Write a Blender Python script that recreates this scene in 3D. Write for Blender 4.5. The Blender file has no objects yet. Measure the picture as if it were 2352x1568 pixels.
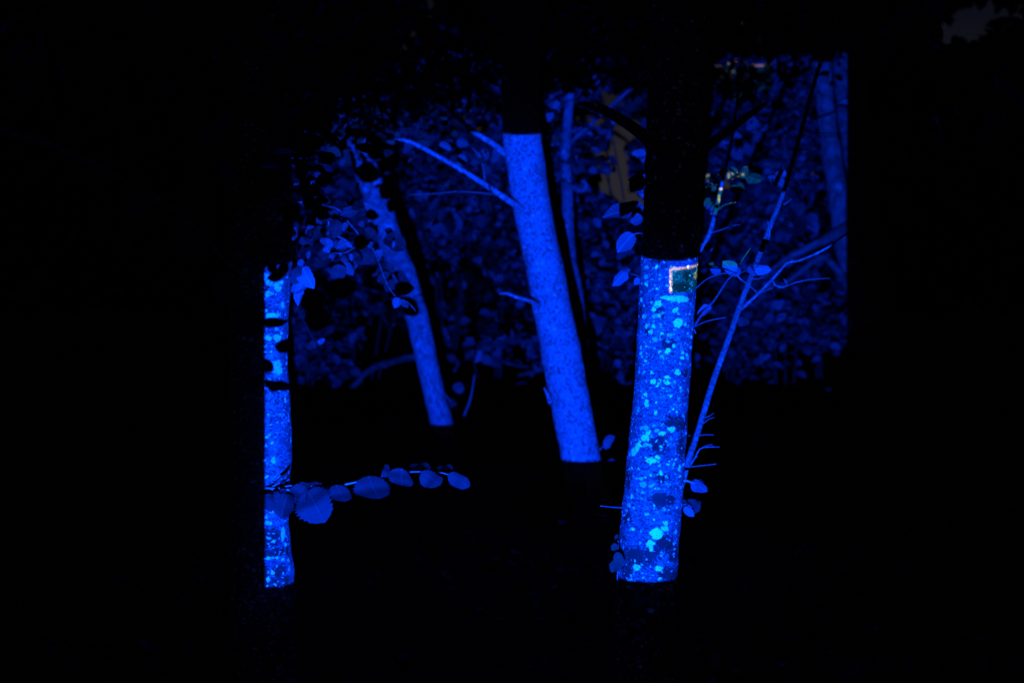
import bpy, bmesh, math, random
import numpy as np
from mathutils import Vector, Matrix, noise as mnoise

C = bpy.context.scene
COL = C.collection
random.seed(7)
RNG = np.random.default_rng(7)
R = math.radians

# ------------------------------------------------------------------ camera
CAM_H = 1.66
FP = 3267.0            # focal length in pixels of a 2352 px wide picture
PITCH = math.atan((784 - 614) / FP)
CPOS = Vector((0, 0, CAM_H))
FWD = Vector((0, math.cos(PITCH), -math.sin(PITCH)))
UP = Vector((0, math.sin(PITCH), math.cos(PITCH)))
RIGHT = Vector((1, 0, 0))
camd = bpy.data.cameras.new('camera')
camd.sensor_width = 36
camd.lens = 36 * FP / 2352
camd.clip_start = 0.1
camd.clip_end = 400
camd.dof.use_dof = True
camd.dof.focus_distance = 5.42
camd.dof.aperture_fstop = 2.2
cam = bpy.data.objects.new('camera', camd)
COL.objects.link(cam)
cam.location = CPOS
cam.rotation_euler = (math.pi / 2 - PITCH, 0, 0)
C.camera = cam

# ------------------------------------------------------------------ night sky
W = bpy.data.worlds.new('World')
C.world = W
W.use_nodes = True
wn = W.node_tree
wn.nodes.clear()
tc = wn.nodes.new('ShaderNodeTexCoord')
sx = wn.nodes.new('ShaderNodeSeparateXYZ')
rp = wn.nodes.new('ShaderNodeValToRGB')
e = rp.color_ramp.elements
e[0].position = 0.0
e[0].color = (0.0212, 0.0202, 0.0265, 1)
e[1].position = 0.165
e[1].color = (0.0036, 0.0041, 0.0084, 1)
k = e.new(0.085)
k.color = (0.0172, 0.0166, 0.0225, 1)
k = e.new(0.115)
k.color = (0.0085, 0.0083, 0.0120, 1)
bg = wn.nodes.new('ShaderNodeBackground')
bg.inputs['Strength'].default_value = 1.0
wo = wn.nodes.new('ShaderNodeOutputWorld')
wn.links.new(tc.outputs['Generated'], sx.inputs[0])
wn.links.new(sx.outputs['Z'], rp.inputs[0])
wn.links.new(rp.outputs[0], bg.inputs[0])
wn.links.new(bg.outputs[0], wo.inputs[0])

# ------------------------------------------------------------------ the projector (blue idle screen with a menu box)
D0 = 5.5                                   # depth where one unit of parallax is measured
PX, PY = 37.0, 658.0                       # offset of the projector (left, down) in pixels at D0
PZ = 0.271                                 # and how far it stands in front of the camera
FRAME = (620, 1971, -116, 655)             # left, right, top, bottom of the beam at infinity
ld = bpy.data.lights.new('projector', 'SPOT')
ld.energy = 26000
ld.spot_size = R(75)
ld.spot_blend = 0.0
ld.shadow_soft_size = 0.006
ld.use_nodes = True
lo = bpy.data.objects.new('projector', ld)
COL.objects.link(lo)
lo.location = CPOS - UP * (PY / FP * D0) - RIGHT * (PX / FP * D0) + FWD * PZ
lo.rotation_euler = cam.rotation_euler


class NT:
    """small helper to write node trees as formulas"""
    def __init__(s, nt):
        s.nt = nt

    def new(s, t, **kw):
        n = s.nt.nodes.new(t)
        for a, b in kw.items():
            setattr(n, a, b)
        return n

    def put(s, sock, v):
        if isinstance(v, bpy.types.NodeSocket):
            s.nt.links.new(v, sock)
        elif v is not None:
            if sock.type == 'RGBA' and len(v) == 3:
                v = (*v, 1)
            sock.default_value = v

    def m(s, op, a, b=None, c=None, clamp=False):
        n = s.new('ShaderNodeMath', operation=op, use_clamp=clamp)
        s.put(n.inputs[0], a)
        if b is not None:
            s.put(n.inputs[1], b)
        if c is not None:
            s.put(n.inputs[2], c)
        return n.outputs[0]

    def vm(s, op, a, b=None):
        n = s.new('ShaderNodeVectorMath', operation=op)
        s.put(n.inputs[0], a)
        if b is not None:
            s.put(n.inputs[1], b)
        return n.outputs['Value'] if op in ('LENGTH', 'DISTANCE', 'DOT_PRODUCT') else n.outputs[0]

    def mix(s, f, a, b, blend='MIX'):
        n = s.new('ShaderNodeMix', data_type='RGBA', blend_type=blend)
        s.put(n.inputs[0], f)
        s.put(n.inputs[6], a)
        s.put(n.inputs[7], b)
        return n.outputs[2]

    def step(s, x, lo_, hi_):
        n = s.new('ShaderNodeMapRange', interpolation_type='SMOOTHSTEP')
        s.put(n.inputs[0], x)
        n.inputs[1].default_value = lo_
        n.inputs[2].default_value = hi_
        return n.outputs[0]

    def band(s, x, a, b, soft=1.5):
        return s.m('MULTIPLY', s.step(x, a - soft, a + soft), s.m('SUBTRACT', 1.0, s.step(x, b - soft, b + soft)))

    def noise(s, vec, scale, detail=3, rough=0.55, dist=0.0, out=0):
        n = s.new('ShaderNodeTexNoise')
        if vec is not None:
            s.put(n.inputs['Vector'], vec)
        n.inputs['Scale'].default_value = scale
        n.inputs['Detail'].default_value = detail
        n.inputs['Roughness'].default_value = rough
        n.inputs['Distortion'].default_value = dist
        return n.outputs[out]

    def voro(s, vec, scale, feature='F1', rnd=1.0):
        n = s.new('ShaderNodeTexVoronoi', feature=feature)
        s.put(n.inputs['Vector'], vec)
        n.inputs['Scale'].default_value = scale
        n.inputs['Randomness'].default_value = rnd
        return n


ln = ld.node_tree
ln.nodes.clear()
g = NT(ln)
ltc = g.new('ShaderNodeTexCoord')
ls = g.new('ShaderNodeSeparateXYZ')
ln.links.new(ltc.outputs['Normal'], ls.inputs[0])
iz = g.m('DIVIDE', FP, g.m('ABSOLUTE', ls.outputs['Z']))
LX = g.m('ADD', g.m('MULTIPLY', ls.outputs['X'], iz), 1176.0)
LY = g.m('SUBTRACT', 784.0, g.m('MULTIPLY', ls.outputs['Y'], iz))
inside = g.m('MULTIPLY', g.band(LX, FRAME[0], FRAME[1], 2.2), g.band(LY, FRAME[2], FRAME[3], 2.2))
box = g.m('MULTIPLY', g.band(LX, 1598.5, 1796, 0.6), g.band(LY, -99.5, -41, 0.6))
inner = g.m('MULTIPLY', g.band(LX, 1601.0, 1799, 0.5), g.band(LY, -97.0, -39, 0.5))
# fragments of menu characters: bars and dots in one row of the box
glyph = None
for (a, b, t, bo) in ((1657, 1661, -83, -66), (1666, 1671, -87, -82), (1665, 1672, -77, -70),
                      (1678, 1681, -83, -66), (1687, 1691, -80, -75), (1698, 1701, -84, -65),
                      (1702, 1708, -75, -71), (1716, 1719, -83, -67), (1724, 1729, -82, -78),
                      (1724, 1728, -70, -66), (1738, 1741, -84, -66), (1748, 1754, -80, -75)):
    q = g.m('MULTIPLY', g.band(LX, a, b, 0.7), g.band(LY, t, bo, 0.7))
    glyph = q if glyph is None else g.m('MAXIMUM', glyph, q)
BLUE = (0.0, 0.040, 1.0)
colr = g.mix(box, BLUE, (1.6, 1.25, 1.15))
colr = g.mix(inner, colr, (0.0, 0.080, 0.32))
colr = g.mix(glyph, colr, (0.55, 0.72, 0.26))
# stray light of the lens round the picture
ox = g.m('SUBTRACT', g.m('ABSOLUTE', g.m('SUBTRACT', LX, (FRAME[0] + FRAME[1]) / 2)), (FRAME[1] - FRAME[0]) / 2)
oy = g.m('SUBTRACT', g.m('ABSOLUTE', g.m('SUBTRACT', LY, (FRAME[2] + FRAME[3]) / 2)), (FRAME[3] - FRAME[2]) / 2)
far = g.m('MAXIMUM', g.m('MAXIMUM', ox, oy), 0.0)
halo = g.m('MULTIPLY_ADD', g.m('POWER', 2.718, g.m('MULTIPLY', far, -1 / 45.0)), 0.0035, 0.0004)
stray = g.new('ShaderNodeCombineXYZ')
ln.links.new(g.m('MULTIPLY', halo, 0.03), stray.inputs[1])
ln.links.new(halo, stray.inputs[2])
colr = g.mix(inside, stray.outputs[0], colr)
em = g.new('ShaderNodeEmission')
ln.links.new(colr, em.inputs[0])
em.inputs[1].default_value = 1.0
lout = g.new('ShaderNodeOutputLight')
ln.links.new(em.outputs[0], lout.inputs[0])

C.view_settings.view_transform = 'Standard'
C.view_settings.look = 'None'
C.view_settings.exposure = 0.0
C.view_settings.gamma = 1.0
C.view_settings.use_curve_mapping = False
C.render.engine = 'CYCLES'
C.cycles.max_bounces = 6


# ------------------------------------------------------------------ helpers
def P(x, y, d):
    """point at depth d in front of the camera (x, y: pixels of a 2352 px wide picture)"""
    return CPOS + FWD * d + RIGHT * ((x - 1176) / FP * d) + UP * ((784 - y) / FP * d)


def PIX(p):
    v = p - CPOS
    d = v.dot(FWD)
    return 1176 + FP * v.dot(RIGHT) / d, 784 - FP * v.dot(UP) / d, d


def tag(o, label=None, cat=None, group=None, kind=None):
    if label:
        o['label'] = label
    if cat:
        o['category'] = cat
    if group:
        o['group'] = group
    if kind:
        o['kind'] = kind
    return o


def thing(name, label, cat, loc, group=None):
    o = bpy.data.objects.new(name, None)
    o.empty_display_size = 0.1
    o.location = loc
    COL.objects.link(o)
    return tag(o, label, cat, group)


def link(name, me, parent=None, mw=None):
    """link a mesh object; geometry is in world space (or placed by the world matrix mw) whatever its parents are"""
    o = bpy.data.objects.new(name, me)
    COL.objects.link(o)
    w = mw if mw is not None else Matrix.Identity(4)
    if parent is not None:
        o.parent = parent
        pw = Matrix.Identity(4)
        q = parent
        chain = []
        while q is not None:
            chain.append(q)
            q = q.parent
        for q in reversed(chain):
            pw = pw @ q.matrix_parent_inverse @ q.matrix_basis
        o.matrix_parent_inverse = pw.inverted()
    o.matrix_basis = w
    return o


def mesh(name, verts, faces, mat, smooth=True, uvs=None):
    me = bpy.data.meshes.new(name)
    me.from_pydata([tuple(v) for v in verts], [], faces)
    me.materials.append(mat)
    if uvs is not None:
        lay = me.uv_layers.new(name='UVMap')
        flat = np.array(uvs, dtype=np.float32).reshape(-1)
        lay.data.foreach_set('uv', flat)
    if smooth:
        me.polygons.foreach_set('use_smooth', [True] * len(me.polygons))
    me.update()
    return me


def catmull(pts, step):
    """pts: list of (Vector, radius); resampled smooth path"""
    n = len(pts)
    out = []
    for i in range(n - 1):
        p0 = pts[max(i - 1, 0)]
        p1, p2 = pts[i], pts[i + 1]
        p3 = pts[min(i + 2, n - 1)]
        ln_ = (p2[0] - p1[0]).length
        m = max(1, int(ln_ / step))
        for j in range(m):
            t = j / m
            t2, t3 = t * t, t * t * t
            pos = 0.5 * ((2 * p1[0]) + (p2[0] - p0[0]) * t + (2 * p0[0] - 5 * p1[0] + 4 * p2[0] - p3[0]) * t2 + (3 * p1[0] - p0[0] - 3 * p2[0] + p3[0]) * t3)
            r = p1[1] * (1 - t) + p2[1] * t
            out.append((pos, r))
    out.append(pts[-1])
    return out


def tube(name, pts, mat, parent=None, sides=10, step=0.05, bump=0.0, lump=0.0, seed=0.0, freq=22.0):
    """tapered tube along a path, with uv in metres (u round the stem, v along it)"""
    path = catmull(pts, step)
    n = len(path)
    verts, vs = [], []
    run = 0.0
    side = Vector((1, 0, 0))
    for i, (p, r) in enumerate(path):
        a = path[max(i - 1, 0)][0]
        b = path[min(i + 1, n - 1)][0]
        t = (b - a).normalized()
        if i:
            run += (p - path[i - 1][0]).length
        vs.append(run)
        s = side - t * side.dot(t)
        if s.length < 1e-4:
            s = Vector((0, 1, 0)) - t * t.y
        s.normalize()
        side = s
        o = t.cross(s)
        for k_ in range(sides):
            an = 2 * math.pi * k_ / sides
            di = s * math.cos(an) + o * math.sin(an)
            rr = r
            if lump:
                rr *= 1 + lump * mnoise.noise(Vector((di.x * 1.3 + seed, di.y * 1.3, run * 3.0)))
            if bump:
                q = (p + di * r)
                rr += bump * mnoise.noise(Vector((q.x * freq + seed, q.y * freq, q.z * freq * 0.8)))
                b2 = mnoise.noise(Vector((q.x * 60 + seed, q.y * 60, q.z * 75 + 9)))
                rr += bump * 1.2 * max(0.0, b2 - 0.35)
            verts.append(p + di * rr)
    faces, uvs = [], []
    rm = sum(r for _, r in path) / n
    for i in range(n - 1):
        for k_ in range(sides):
            k2 = (k_ + 1) % sides
            faces.append((i * sides + k_, i * sides + k2, (i + 1) * sides + k2, (i + 1) * sides + k_))
            u0, u1 = 2 * math.pi * k_ / sides * rm, 2 * math.pi * (k_ + 1) / sides * rm
            uvs += [(u0, vs[i]), (u1, vs[i]), (u1, vs[i + 1]), (u0, vs[i + 1])]
    for (i, rev) in ((0, True), (n - 1, False)):
        ring = list(range(i * sides, (i + 1) * sides))
        if rev:
            ring.reverse()
        faces.append(tuple(ring))
        uvs += [(0, vs[i])] * sides
    return link(name, mesh(name, verts, faces, mat, True, uvs), parent)


def stem(name, pp, mat, parent=None, d=None, **kw):
    """tube through picture points (x, y, width[, depth])"""
    pts = []
    for q in pp:
        dd = q[3] if len(q) > 3 else d
        pts.append((P(q[0], q[1], dd), q[2] / FP * dd / 2))
    return tube(name, pts, mat, parent, **kw)


# ------------------------------------------------------------------ materials
def new_mat(name):
    m = bpy.data.materials.new(name)
    m.use_nodes = True
    nt = m.node_tree
    nt.nodes.clear()
    t = NT(nt)
    out = t.new('ShaderNodeOutputMaterial')
    bs = t.new('ShaderNodeBsdfPrincipled')
    nt.links.new(bs.outputs[0], out.inputs[0])
    return m, t, bs


def bump_to(t, bs, h, strength, dist):
    b = t.new('ShaderNodeBump')
    b.inputs['Strength'].default_value = strength
    b.inputs['Distance'].default_value = dist
    t.put(b.inputs['Height'], h)
    t.put(bs.inputs['Normal'], b.outputs[0])


def lichen_bark(name, base, mid, bright, moss, big=1.0, spots=(), darks=(), moss_amt=0.0, seed=0.0):
    """smooth pale bark with crusty lichen discs, fine horizontal streaks and moss patches"""
    m, t, bs = new_mat(name)
    uv = t.new('ShaderNodeTexCoord').outputs['UV']
    sh = t.vm('ADD', uv, (seed, seed * 1.7, 0))
    # ragged edges: warp the coordinates a little
    w = t.new('ShaderNodeVectorMath', operation='SUBTRACT')
    t.put(w.inputs[0], t.noise(sh, 48, 5, 0.75, out=1))
    w.inputs[1].default_value = (0.5, 0.5, 0.5)
    w2 = t.new('ShaderNodeVectorMath', operation='SCALE')
    t.put(w2.inputs[0], w.outputs[0])
    w2.inputs['Scale'].default_value = 0.034
    wu = t.vm('ADD', sh, w2.outputs[0])
    wuv = t.vm('ADD', uv, w2.outputs[0])
    # fine streaks across the trunk
    st = t.noise(t.vm('MULTIPLY', sh, (60, 420, 1)), 1.0, 4, 0.6)
    lg = t.noise(sh, 9.0, 4, 0.6)
    c = t.mix(t.step(st, 0.35, 0.72), base, tuple(v * 1.75 for v in base))
    c = t.mix(t.m('MULTIPLY', t.step(lg, 0.42, 0.7), 0.55), c, tuple(v * 2.1 for v in base))
    # crusty film of pale lichen, uneven and streaked
    film = t.noise(t.vm('ADD', t.vm('MULTIPLY', sh, (30, 42, 1)), (5, 2, 0)), 1.0, 5, 0.72)
    film2 = t.noise(t.vm('MULTIPLY', sh, (7, 5, 1)), 1.0, 2, 0.5)
    fl = t.step(t.m('ADD', film, t.m('MULTIPLY', t.m('SUBTRACT', film2, 0.5), 0.5)), 0.50, 0.66)
    c = t.mix(t.m('MULTIPLY', fl, 0.5), c, tuple(v * 0.55 for v in mid))
    c = t.mix(t.m('MULTIPLY', t.step(film, 0.44, 0.34), 0.6), c, tuple(v * 0.5 for v in base))
    # lenticel dashes
    v = t.voro(t.vm('MULTIPLY', sh, (95, 260, 1)), 1.0)
    dash = t.m('LESS_THAN', v.outputs['Distance'], t.m('MULTIPLY', t.m('GREATER_THAN', sep(t, v.outputs['Color'], 0), 0.72), 0.30))
    c = t.mix(t.m('MULTIPLY', dash, 0.8), c, mid)

    # discs of lichen, three sizes; the cell colour decides size, presence and tone
    height = t.m('MULTIPLY', st, 0.25)
    fine = t.noise(t.vm('MULTIPLY', sh, (1, 1.25, 1)), 90, 4, 0.72)
    def blobs(lst, soft0, soft1):
        acc = None
        for (u, vv, ru, rv) in lst:
            q = t.vm('LENGTH', t.vm('MULTIPLY', t.vm('SUBTRACT', wuv, (u, vv, 0)), (1 / ru, 1 / rv, 0)))
            acc = q if acc is None else t.m('MINIMUM', acc, q)
        return t.m('SUBTRACT', 1.0, t.step(acc, soft0, soft1))
    if darks:
        d_ = blobs(darks, 0.5, 1.6)
        d_ = t.step(t.m('ADD', d_, t.m('MULTIPLY', t.m('SUBTRACT', fine, 0.5), 5.4)), 0.20, 0.50)
        d_ = t.m('MULTIPLY', d_, 0.95)
        c = t.mix(d_, c, moss)
        height = t.m('ADD', height, t.m('MULTIPLY', d_, 0.9))
    regions = t.noise(sh, 5.0, 3, 0.6)
    for (sc, sy, thr, rad, al) in ((150, 0.95, 0.80, 0.36, 0.7), (74, 1.2, 0.58, 0.42, 0.95), (36 * big, 1.3, 0.44, 0.43, 1.0)):
        v = t.voro(t.vm('MULTIPLY', wu, (sc, sc * sy, 1)), 1.0, rnd=0.95)
        c0, c1, c2 = sep(t, v.outputs['Color'], 0), sep(t, v.outputs['Color'], 1), sep(t, v.outputs['Color'], 2)
        on = t.m('GREATER_THAN', t.m('ADD', c0, t.m('MULTIPLY', t.m('SUBTRACT', regions, 0.5), 1.5)), thr)
        r = t.m('MULTIPLY', t.m('MULTIPLY_ADD', c1, 0.75, 0.25), rad)
        dd = t.m('SUBTRACT', r, v.outputs['Distance'])
        mask = t.m('MULTIPLY', t.step(dd, 0.0, 0.07), on)
        rim = t.m('SUBTRACT', 1.0, t.step(dd, 0.04, 0.16))
        tone = t.m('POWER', c2, 1.2)
        lc = t.mix(t.m('MAXIMUM', tone, t.m('MULTIPLY', rim, 0.35)), mid, bright)
        c = t.mix(t.m('MULTIPLY', mask, al), c, lc)
        height = t.m('ADD', height, t.m('MULTIPLY', mask, 0.3))

    # dark moss
    if moss_amt > 0:
        mm = t.noise(t.vm('ADD', sh, (3.1, 0, 0)), 17, 4, 0.62)
        thr = 0.66 - 0.12 * moss_amt
        mk = t.step(mm, thr, thr + 0.07)
        mk = t.m('MULTIPLY', mk, t.step(fine, 0.36, 0.52))
        c = t.mix(mk, c, moss)
        height = t.m('ADD', height, t.m('MULTIPLY', mk, 0.9))
    if spots:
        s_ = blobs(spots, 0.86, 1.0)
        s_ = t.m('MULTIPLY', s_, t.step(fine, 0.36, 0.47))
        c = t.mix(s_, c, t.mix(t.step(lg, 0.3, 0.7), bright, tuple(v * 0.75 for v in bright)))
        height = t.m('ADD', height, t.m('MULTIPLY', s_, 0.3))
    t.put(bs.inputs['Base Color'], c)
    bs.inputs['Roughness'].default_value = 0.85
    bs.inputs['Specular IOR Level'].default_value = 0.2
    bump_to(t, bs, height, 0.6, 0.004)
    return m


def sep(t, col, i):
    n = t.new('ShaderNodeSeparateColor')
    t.put(n.inputs[0], col)
    return n.outputs[i]


def mottled_bark(name, dark, light, scale=55, lo_=0.42, hi_=0.60):
    m, t, bs = new_mat(name)
    uv = t.new('ShaderNodeTexCoord').outputs['UV']
    n1 = t.noise(t.vm('MULTIPLY', uv, (1, 0.75, 1)), scale, 4, 0.65, 0.6)
    n2 = t.noise(uv, scale * 0.17, 3, 0.6)
    n3 = t.noise(uv, scale * 2.4, 2, 0.6)
    a = t.m('ADD', n1, t.m('MULTIPLY', t.m('SUBTRACT', n2, 0.5), 0.35))
    c = t.mix(t.step(a, lo_, hi_), dark, light)
    v = t.voro(uv, scale * 0.45)
    sp = t.m('LESS_THAN', v.outputs['Distance'], t.m('MULTIPLY', t.m('GREATER_THAN', sep(t, v.outputs['Color'], 0), 0.8), 0.3))
    c = t.mix(t.m('MULTIPLY', sp, 0.7), c, tuple(min(0.6, x * 1.8) for x in light))
    c = t.mix(t.m('MULTIPLY', t.step(n3, 0.55, 0.75), 0.4), c, dark)
    t.put(bs.inputs['Base Color'], c)
    bs.inputs['Roughness'].default_value = 0.9
    bs.inputs['Specular IOR Level'].default_value = 0.15
    bump_to(t, bs, t.m('ADD', n1, t.m('MULTIPLY', n3, 0.4)), 0.7, 0.008)
    return m


def leaf_mat(name, top, pale, veins=False, pale_mix=0.3, spread=0.5, transl=0.12):
    m, t, bs = new_mat(name)
    geo = t.new('ShaderNodeNewGeometry')
    inf = t.new('ShaderNodeObjectInfo')
    rnd = t.m('FRACT', t.m('ADD', t.m('MULTIPLY', inf.outputs['Random'], 7.31), geo.outputs['Random Per Island']))
    back = t.m('MULTIPLY', geo.outputs['Backfacing'], 0.85)
    f = t.m('MAXIMUM', back, t.m('MULTIPLY', rnd, pale_mix))
    c = t.mix(f, top, pale)
    n = t.noise(t.new('ShaderNodeTexCoord').outputs['Object'], 60 if veins else 25, 3, 0.6)
    br = t.m('MULTIPLY_ADD', t.m('FRACT', t.m('MULTIPLY', rnd, 13.7)), spread * 1.4, 1.0 - 0.7 * spread)
    br = t.m('MULTIPLY', br, t.m('MULTIPLY_ADD', n, 0.7, 0.65))
    c = t.mix(1.0, c, t.new('ShaderNodeCombineXYZ').outputs[0], 'MULTIPLY') if False else c
    sc = t.new('ShaderNodeVectorMath', operation='SCALE')
    t.put(sc.inputs[0], c)
    t.put(sc.inputs['Scale'], br)
    c = sc.outputs[0]
    if veins:
        uv = t.new('ShaderNodeTexCoord').outputs['UV']
        su = t.new('ShaderNodeSeparateXYZ')
        t.put(su.inputs[0], uv)
        au = t.m('ABSOLUTE', su.outputs['X'])
        # side veins run forward from the midrib
        ph = t.m('SUBTRACT', su.outputs['Y'], t.m('MULTIPLY', au, 0.75))
        wv = t.m('PINGPONG', t.m('MULTIPLY', ph, 9.0), 0.5)
        vein = t.m('SUBTRACT', 1.0, t.step(wv, 0.02, 0.13))
        rib = t.m('SUBTRACT', 1.0, t.step(au, 0.006, 0.028))
        vv = t.m('MAXIMUM', t.m('MULTIPLY', vein, 0.45), rib)
        s2 = t.new('ShaderNodeVectorMath', operation='SCALE')
        t.put(s2.inputs[0], c)
        s2.inputs['Scale'].default_value = 2.5
        c = t.mix(vv, c, s2.outputs[0])
        hole = t.noise(t.new('ShaderNodeTexCoord').outputs['Object'], 300, 2, 0.6)
        c = t.mix(t.m('MULTIPLY', t.step(hole, 0.62, 0.7), 0.5), c, tuple(x * 0.4 for x in top))
        bump_to(t, bs, t.m('ADD', t.m('MULTIPLY', vv, -0.5), t.m('MULTIPLY', n, 0.8)), 0.6, 0.004)
    t.put(bs.inputs['Base Color'], c)
    bs.inputs['Roughness'].default_value = 0.55
    bs.inputs['Specular IOR Level'].default_value = 0.22
    if transl:
        tr = t.new('ShaderNodeBsdfTranslucent')
        t.put(tr.inputs[0], c)
        ms = t.new('ShaderNodeMixShader')
        ms.inputs[0].default_value = transl
        out = [n_ for n_ in t.nt.nodes if n_.type == 'OUTPUT_MATERIAL'][0]
        t.nt.links.new(bs.outputs[0], ms.inputs[1])
        t.nt.links.new(tr.outputs[0], ms.inputs[2])
        t.nt.links.new(ms.outputs[0], out.inputs[0])
    return m


def plain_bark(name, col, var=0.5, scale=40):
    m, t, bs = new_mat(name)
    uv = t.new('ShaderNodeTexCoord').outputs['UV']
    n = t.noise(uv, scale, 4, 0.65)
    c = t.mix(t.step(n, 0.3, 0.7), tuple(v * (1 - var) for v in col), tuple(v * (1 + var) for v in col))
    t.put(bs.inputs['Base Color'], c)
    bs.inputs['Roughness'].default_value = 0.9
    bs.inputs['Specular IOR Level'].default_value = 0.15
    bump_to(t, bs, n, 0.6, 0.004)
    return m


# ------------------------------------------------------------------ leaves
def leaf_outline(n, wide, serr, rs, tipk=1.0):
    """half outline of a leaf of length 1 along +Y: list of (t, halfwidth)"""
    out = []
    for i in range(1, n):
        t = i / n
        w = wide * 0.5 * (math.sin(math.pi * t ** (0.72 + 0.34 * tipk)) ** 0.56)
        if tipk >= 1:
            w = wide * 0.5 * max(0.0, 1 - abs(2 * t ** 1.08 - 1) ** 2.3) ** 0.5
        elif t > 0.86:
            w *= 0.90 - 0.08 * tipk
        if i % 2:
            w *= 1 + serr
        else:
            w *= 1 - serr * 0.4
        out.append((t, w * (1 + rs.uniform(-0.04, 0.04))))
    return out


def leaf_mesh(name, mat, n=12, wide=0.75, serr=0.06, fold=0.25, curl=0.15, seed=1, late=0.4):
    rs = random.Random(seed)
    L_, R_ = leaf_outline(n, wide, serr, rs, late), leaf_outline(n, wide, serr, rs, late)
    V, F, U = [], [], []

    def z(t, x):
        return fold * abs(x) - curl * (t - 0.2) ** 2 + 0.035 * math.sin(t * 9 + seed) * abs(x) * 4
    mid = [(0.0, 0.0)] + [(0.0, i / n) for i in range(1, n)] + [(0.0, 1.0 + 0.035 * late)]
    for (x, y) in mid:
        V.append((0.02 * math.sin(y * 3 + seed), y, z(y, 0)))
        U.append((0, y))
    nl = len(mid)
    for (t, w) in L_:
        y = t - 0.10 * w + (0.0)
        w *= 1 + 0.06 * math.sin(t * 11 + seed)
        V.append((-w, y, z(t, w)))
        U.append((-w, y))
    for (t, w) in R_:
        y = t - 0.10 * w
        V.append((w, y, z(t, w)))
        U.append((w, y))
    a, b = nl, nl + n - 1
    F.append((0, 1, a))
    F.append((0, b, 1))
    for i in range(1, n - 1):
        F.append((i, i + 1, a + i, a + i - 1))
        F.append((i + 1, i, b + i - 1, b + i))
    F.append((n - 1, n, a + n - 2))
    F.append((n, n - 1, b + n - 2))
    uvs = [U[i] for f in F for i in f]
    me = mesh(name, V, F, mat, True, uvs)
    return me


def leaf_matrix(base, tip, roll=0.0, toward=None, flip=False):
    """matrix that carries a unit leaf from base to tip, its face turned to `toward` and rolled round its rib"""
    y = tip - base
    ln_ = y.length
    y = y.normalized()
    to = (toward if toward is not None else (CPOS - base)).normalized()
    zz = (to - y * to.dot(y))
    if zz.length < 1e-4:
        zz = UP.copy()
    zz.normalize()
    zz = Matrix.Rotation(roll, 3, y) @ zz
    if flip:
        zz = -zz
    xx = y.cross(zz)
    m = Matrix((xx, y, zz)).transposed().to_4x4()
    return Matrix.Translation(base) @ m @ Matrix.Scale(ln_, 4)


def put_leaf(me, parent, x, y, x2, y2, d, d2=None, roll=0.0, flip=False, wide=1.0):
    M = leaf_matrix(P(x, y, d), P(x2, y2, d if d2 is None else d2), roll, None, flip)
    if wide != 1.0:
        M = M @ Matrix.Diagonal((wide, 1, 1, 1))
    return link('leaf', me, parent, M)


SIMPLE = np.array([(0, 0, 0), (0.30, 0.28, 0.07), (0.34, 0.55, 0.08), (0.17, 0.85, 0.0), (0, 1.0, -0.08), (-0.18, 0.84, 0.0), (-0.35, 0.54, 0.08), (-0.29, 0.27, 0.07), (0, 0.5, 0.0)], dtype=np.float64)
SIMPLE_F = [(0, 1, 8), (1, 2, 8), (2, 3, 8), (3, 4, 8), (4, 5, 8), (5, 6, 8), (6, 7, 8), (7, 0, 8)]
TINY = np.array([(0, 0, 0), (0.36, 0.35, 0.08), (0.2, 0.8, 0.03), (0, 1.0, -0.06), (-0.2, 0.8, 0.03), (-0.36, 0.35, 0.08)], dtype=np.float64)
TINY_F = [(0, 1, 2, 3), (0, 3, 4, 5)]


def random_mats(pts, size, droop=0.35, face=None):
    """array of 4x4-like (origin, 3x3 scaled axes) for leaves at pts"""
    n = len(pts)
    az = RNG.uniform(0, 2 * np.pi, n)
    el = RNG.normal(-droop, 0.45, n)
    y = np.stack([np.cos(az) * np.cos(el), np.sin(az) * np.cos(el), np.sin(el)], 1)
    ref = np.stack([RNG.normal(0, .55, n), RNG.normal(-.25 if face is None else face, .55, n), np.ones(n) * 0.75], 1)
    z = ref - y * np.sum(ref * y, 1, keepdims=True)
    z /= np.linalg.norm(z, axis=1, keepdims=True)
    x = np.cross(y, z)
    s = size * RNG.uniform(0.5, 1.35, n)[:, None]
    return np.array(pts), x * s, y * s, z * s


def leaves_mesh(name, pts, size, mat, tiny=False, droop=0.35, face=None):
    T, F0 = (TINY, TINY_F) if tiny else (SIMPLE, SIMPLE_F)
    o, x, y, z = random_mats(pts, size, droop, face)
    V = o[:, None, :] + T[None, :, 0, None] * x[:, None, :] + T[None, :, 1, None] * y[:, None, :] + T[None, :, 2, None] * z[:, None, :]
    nv = len(T)
    V = V.reshape(-1, 3)
    F0 = np.array(F0)
    F = (F0[None] + (np.arange(len(pts)) * nv)[:, None, None]).reshape(-1, F0.shape[1])
    me = bpy.data.meshes.new(name)
    me.vertices.add(len(V))
    me.vertices.foreach_set('co', V.reshape(-1))
    me.loops.add(F.size)
    me.loops.foreach_set('vertex_index', F.reshape(-1))
    me.polygons.add(len(F))
    me.polygons.foreach_set('loop_start', np.arange(len(F)) * F.shape[1])
    me.polygons.foreach_set('loop_total', np.full(len(F), F.shape[1]))
    me.update(calc_edges=True)
    me.validate()
    me.materials.append(mat)
    me.polygons.foreach_set('use_smooth', [True] * len(F))
    return me


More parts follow.
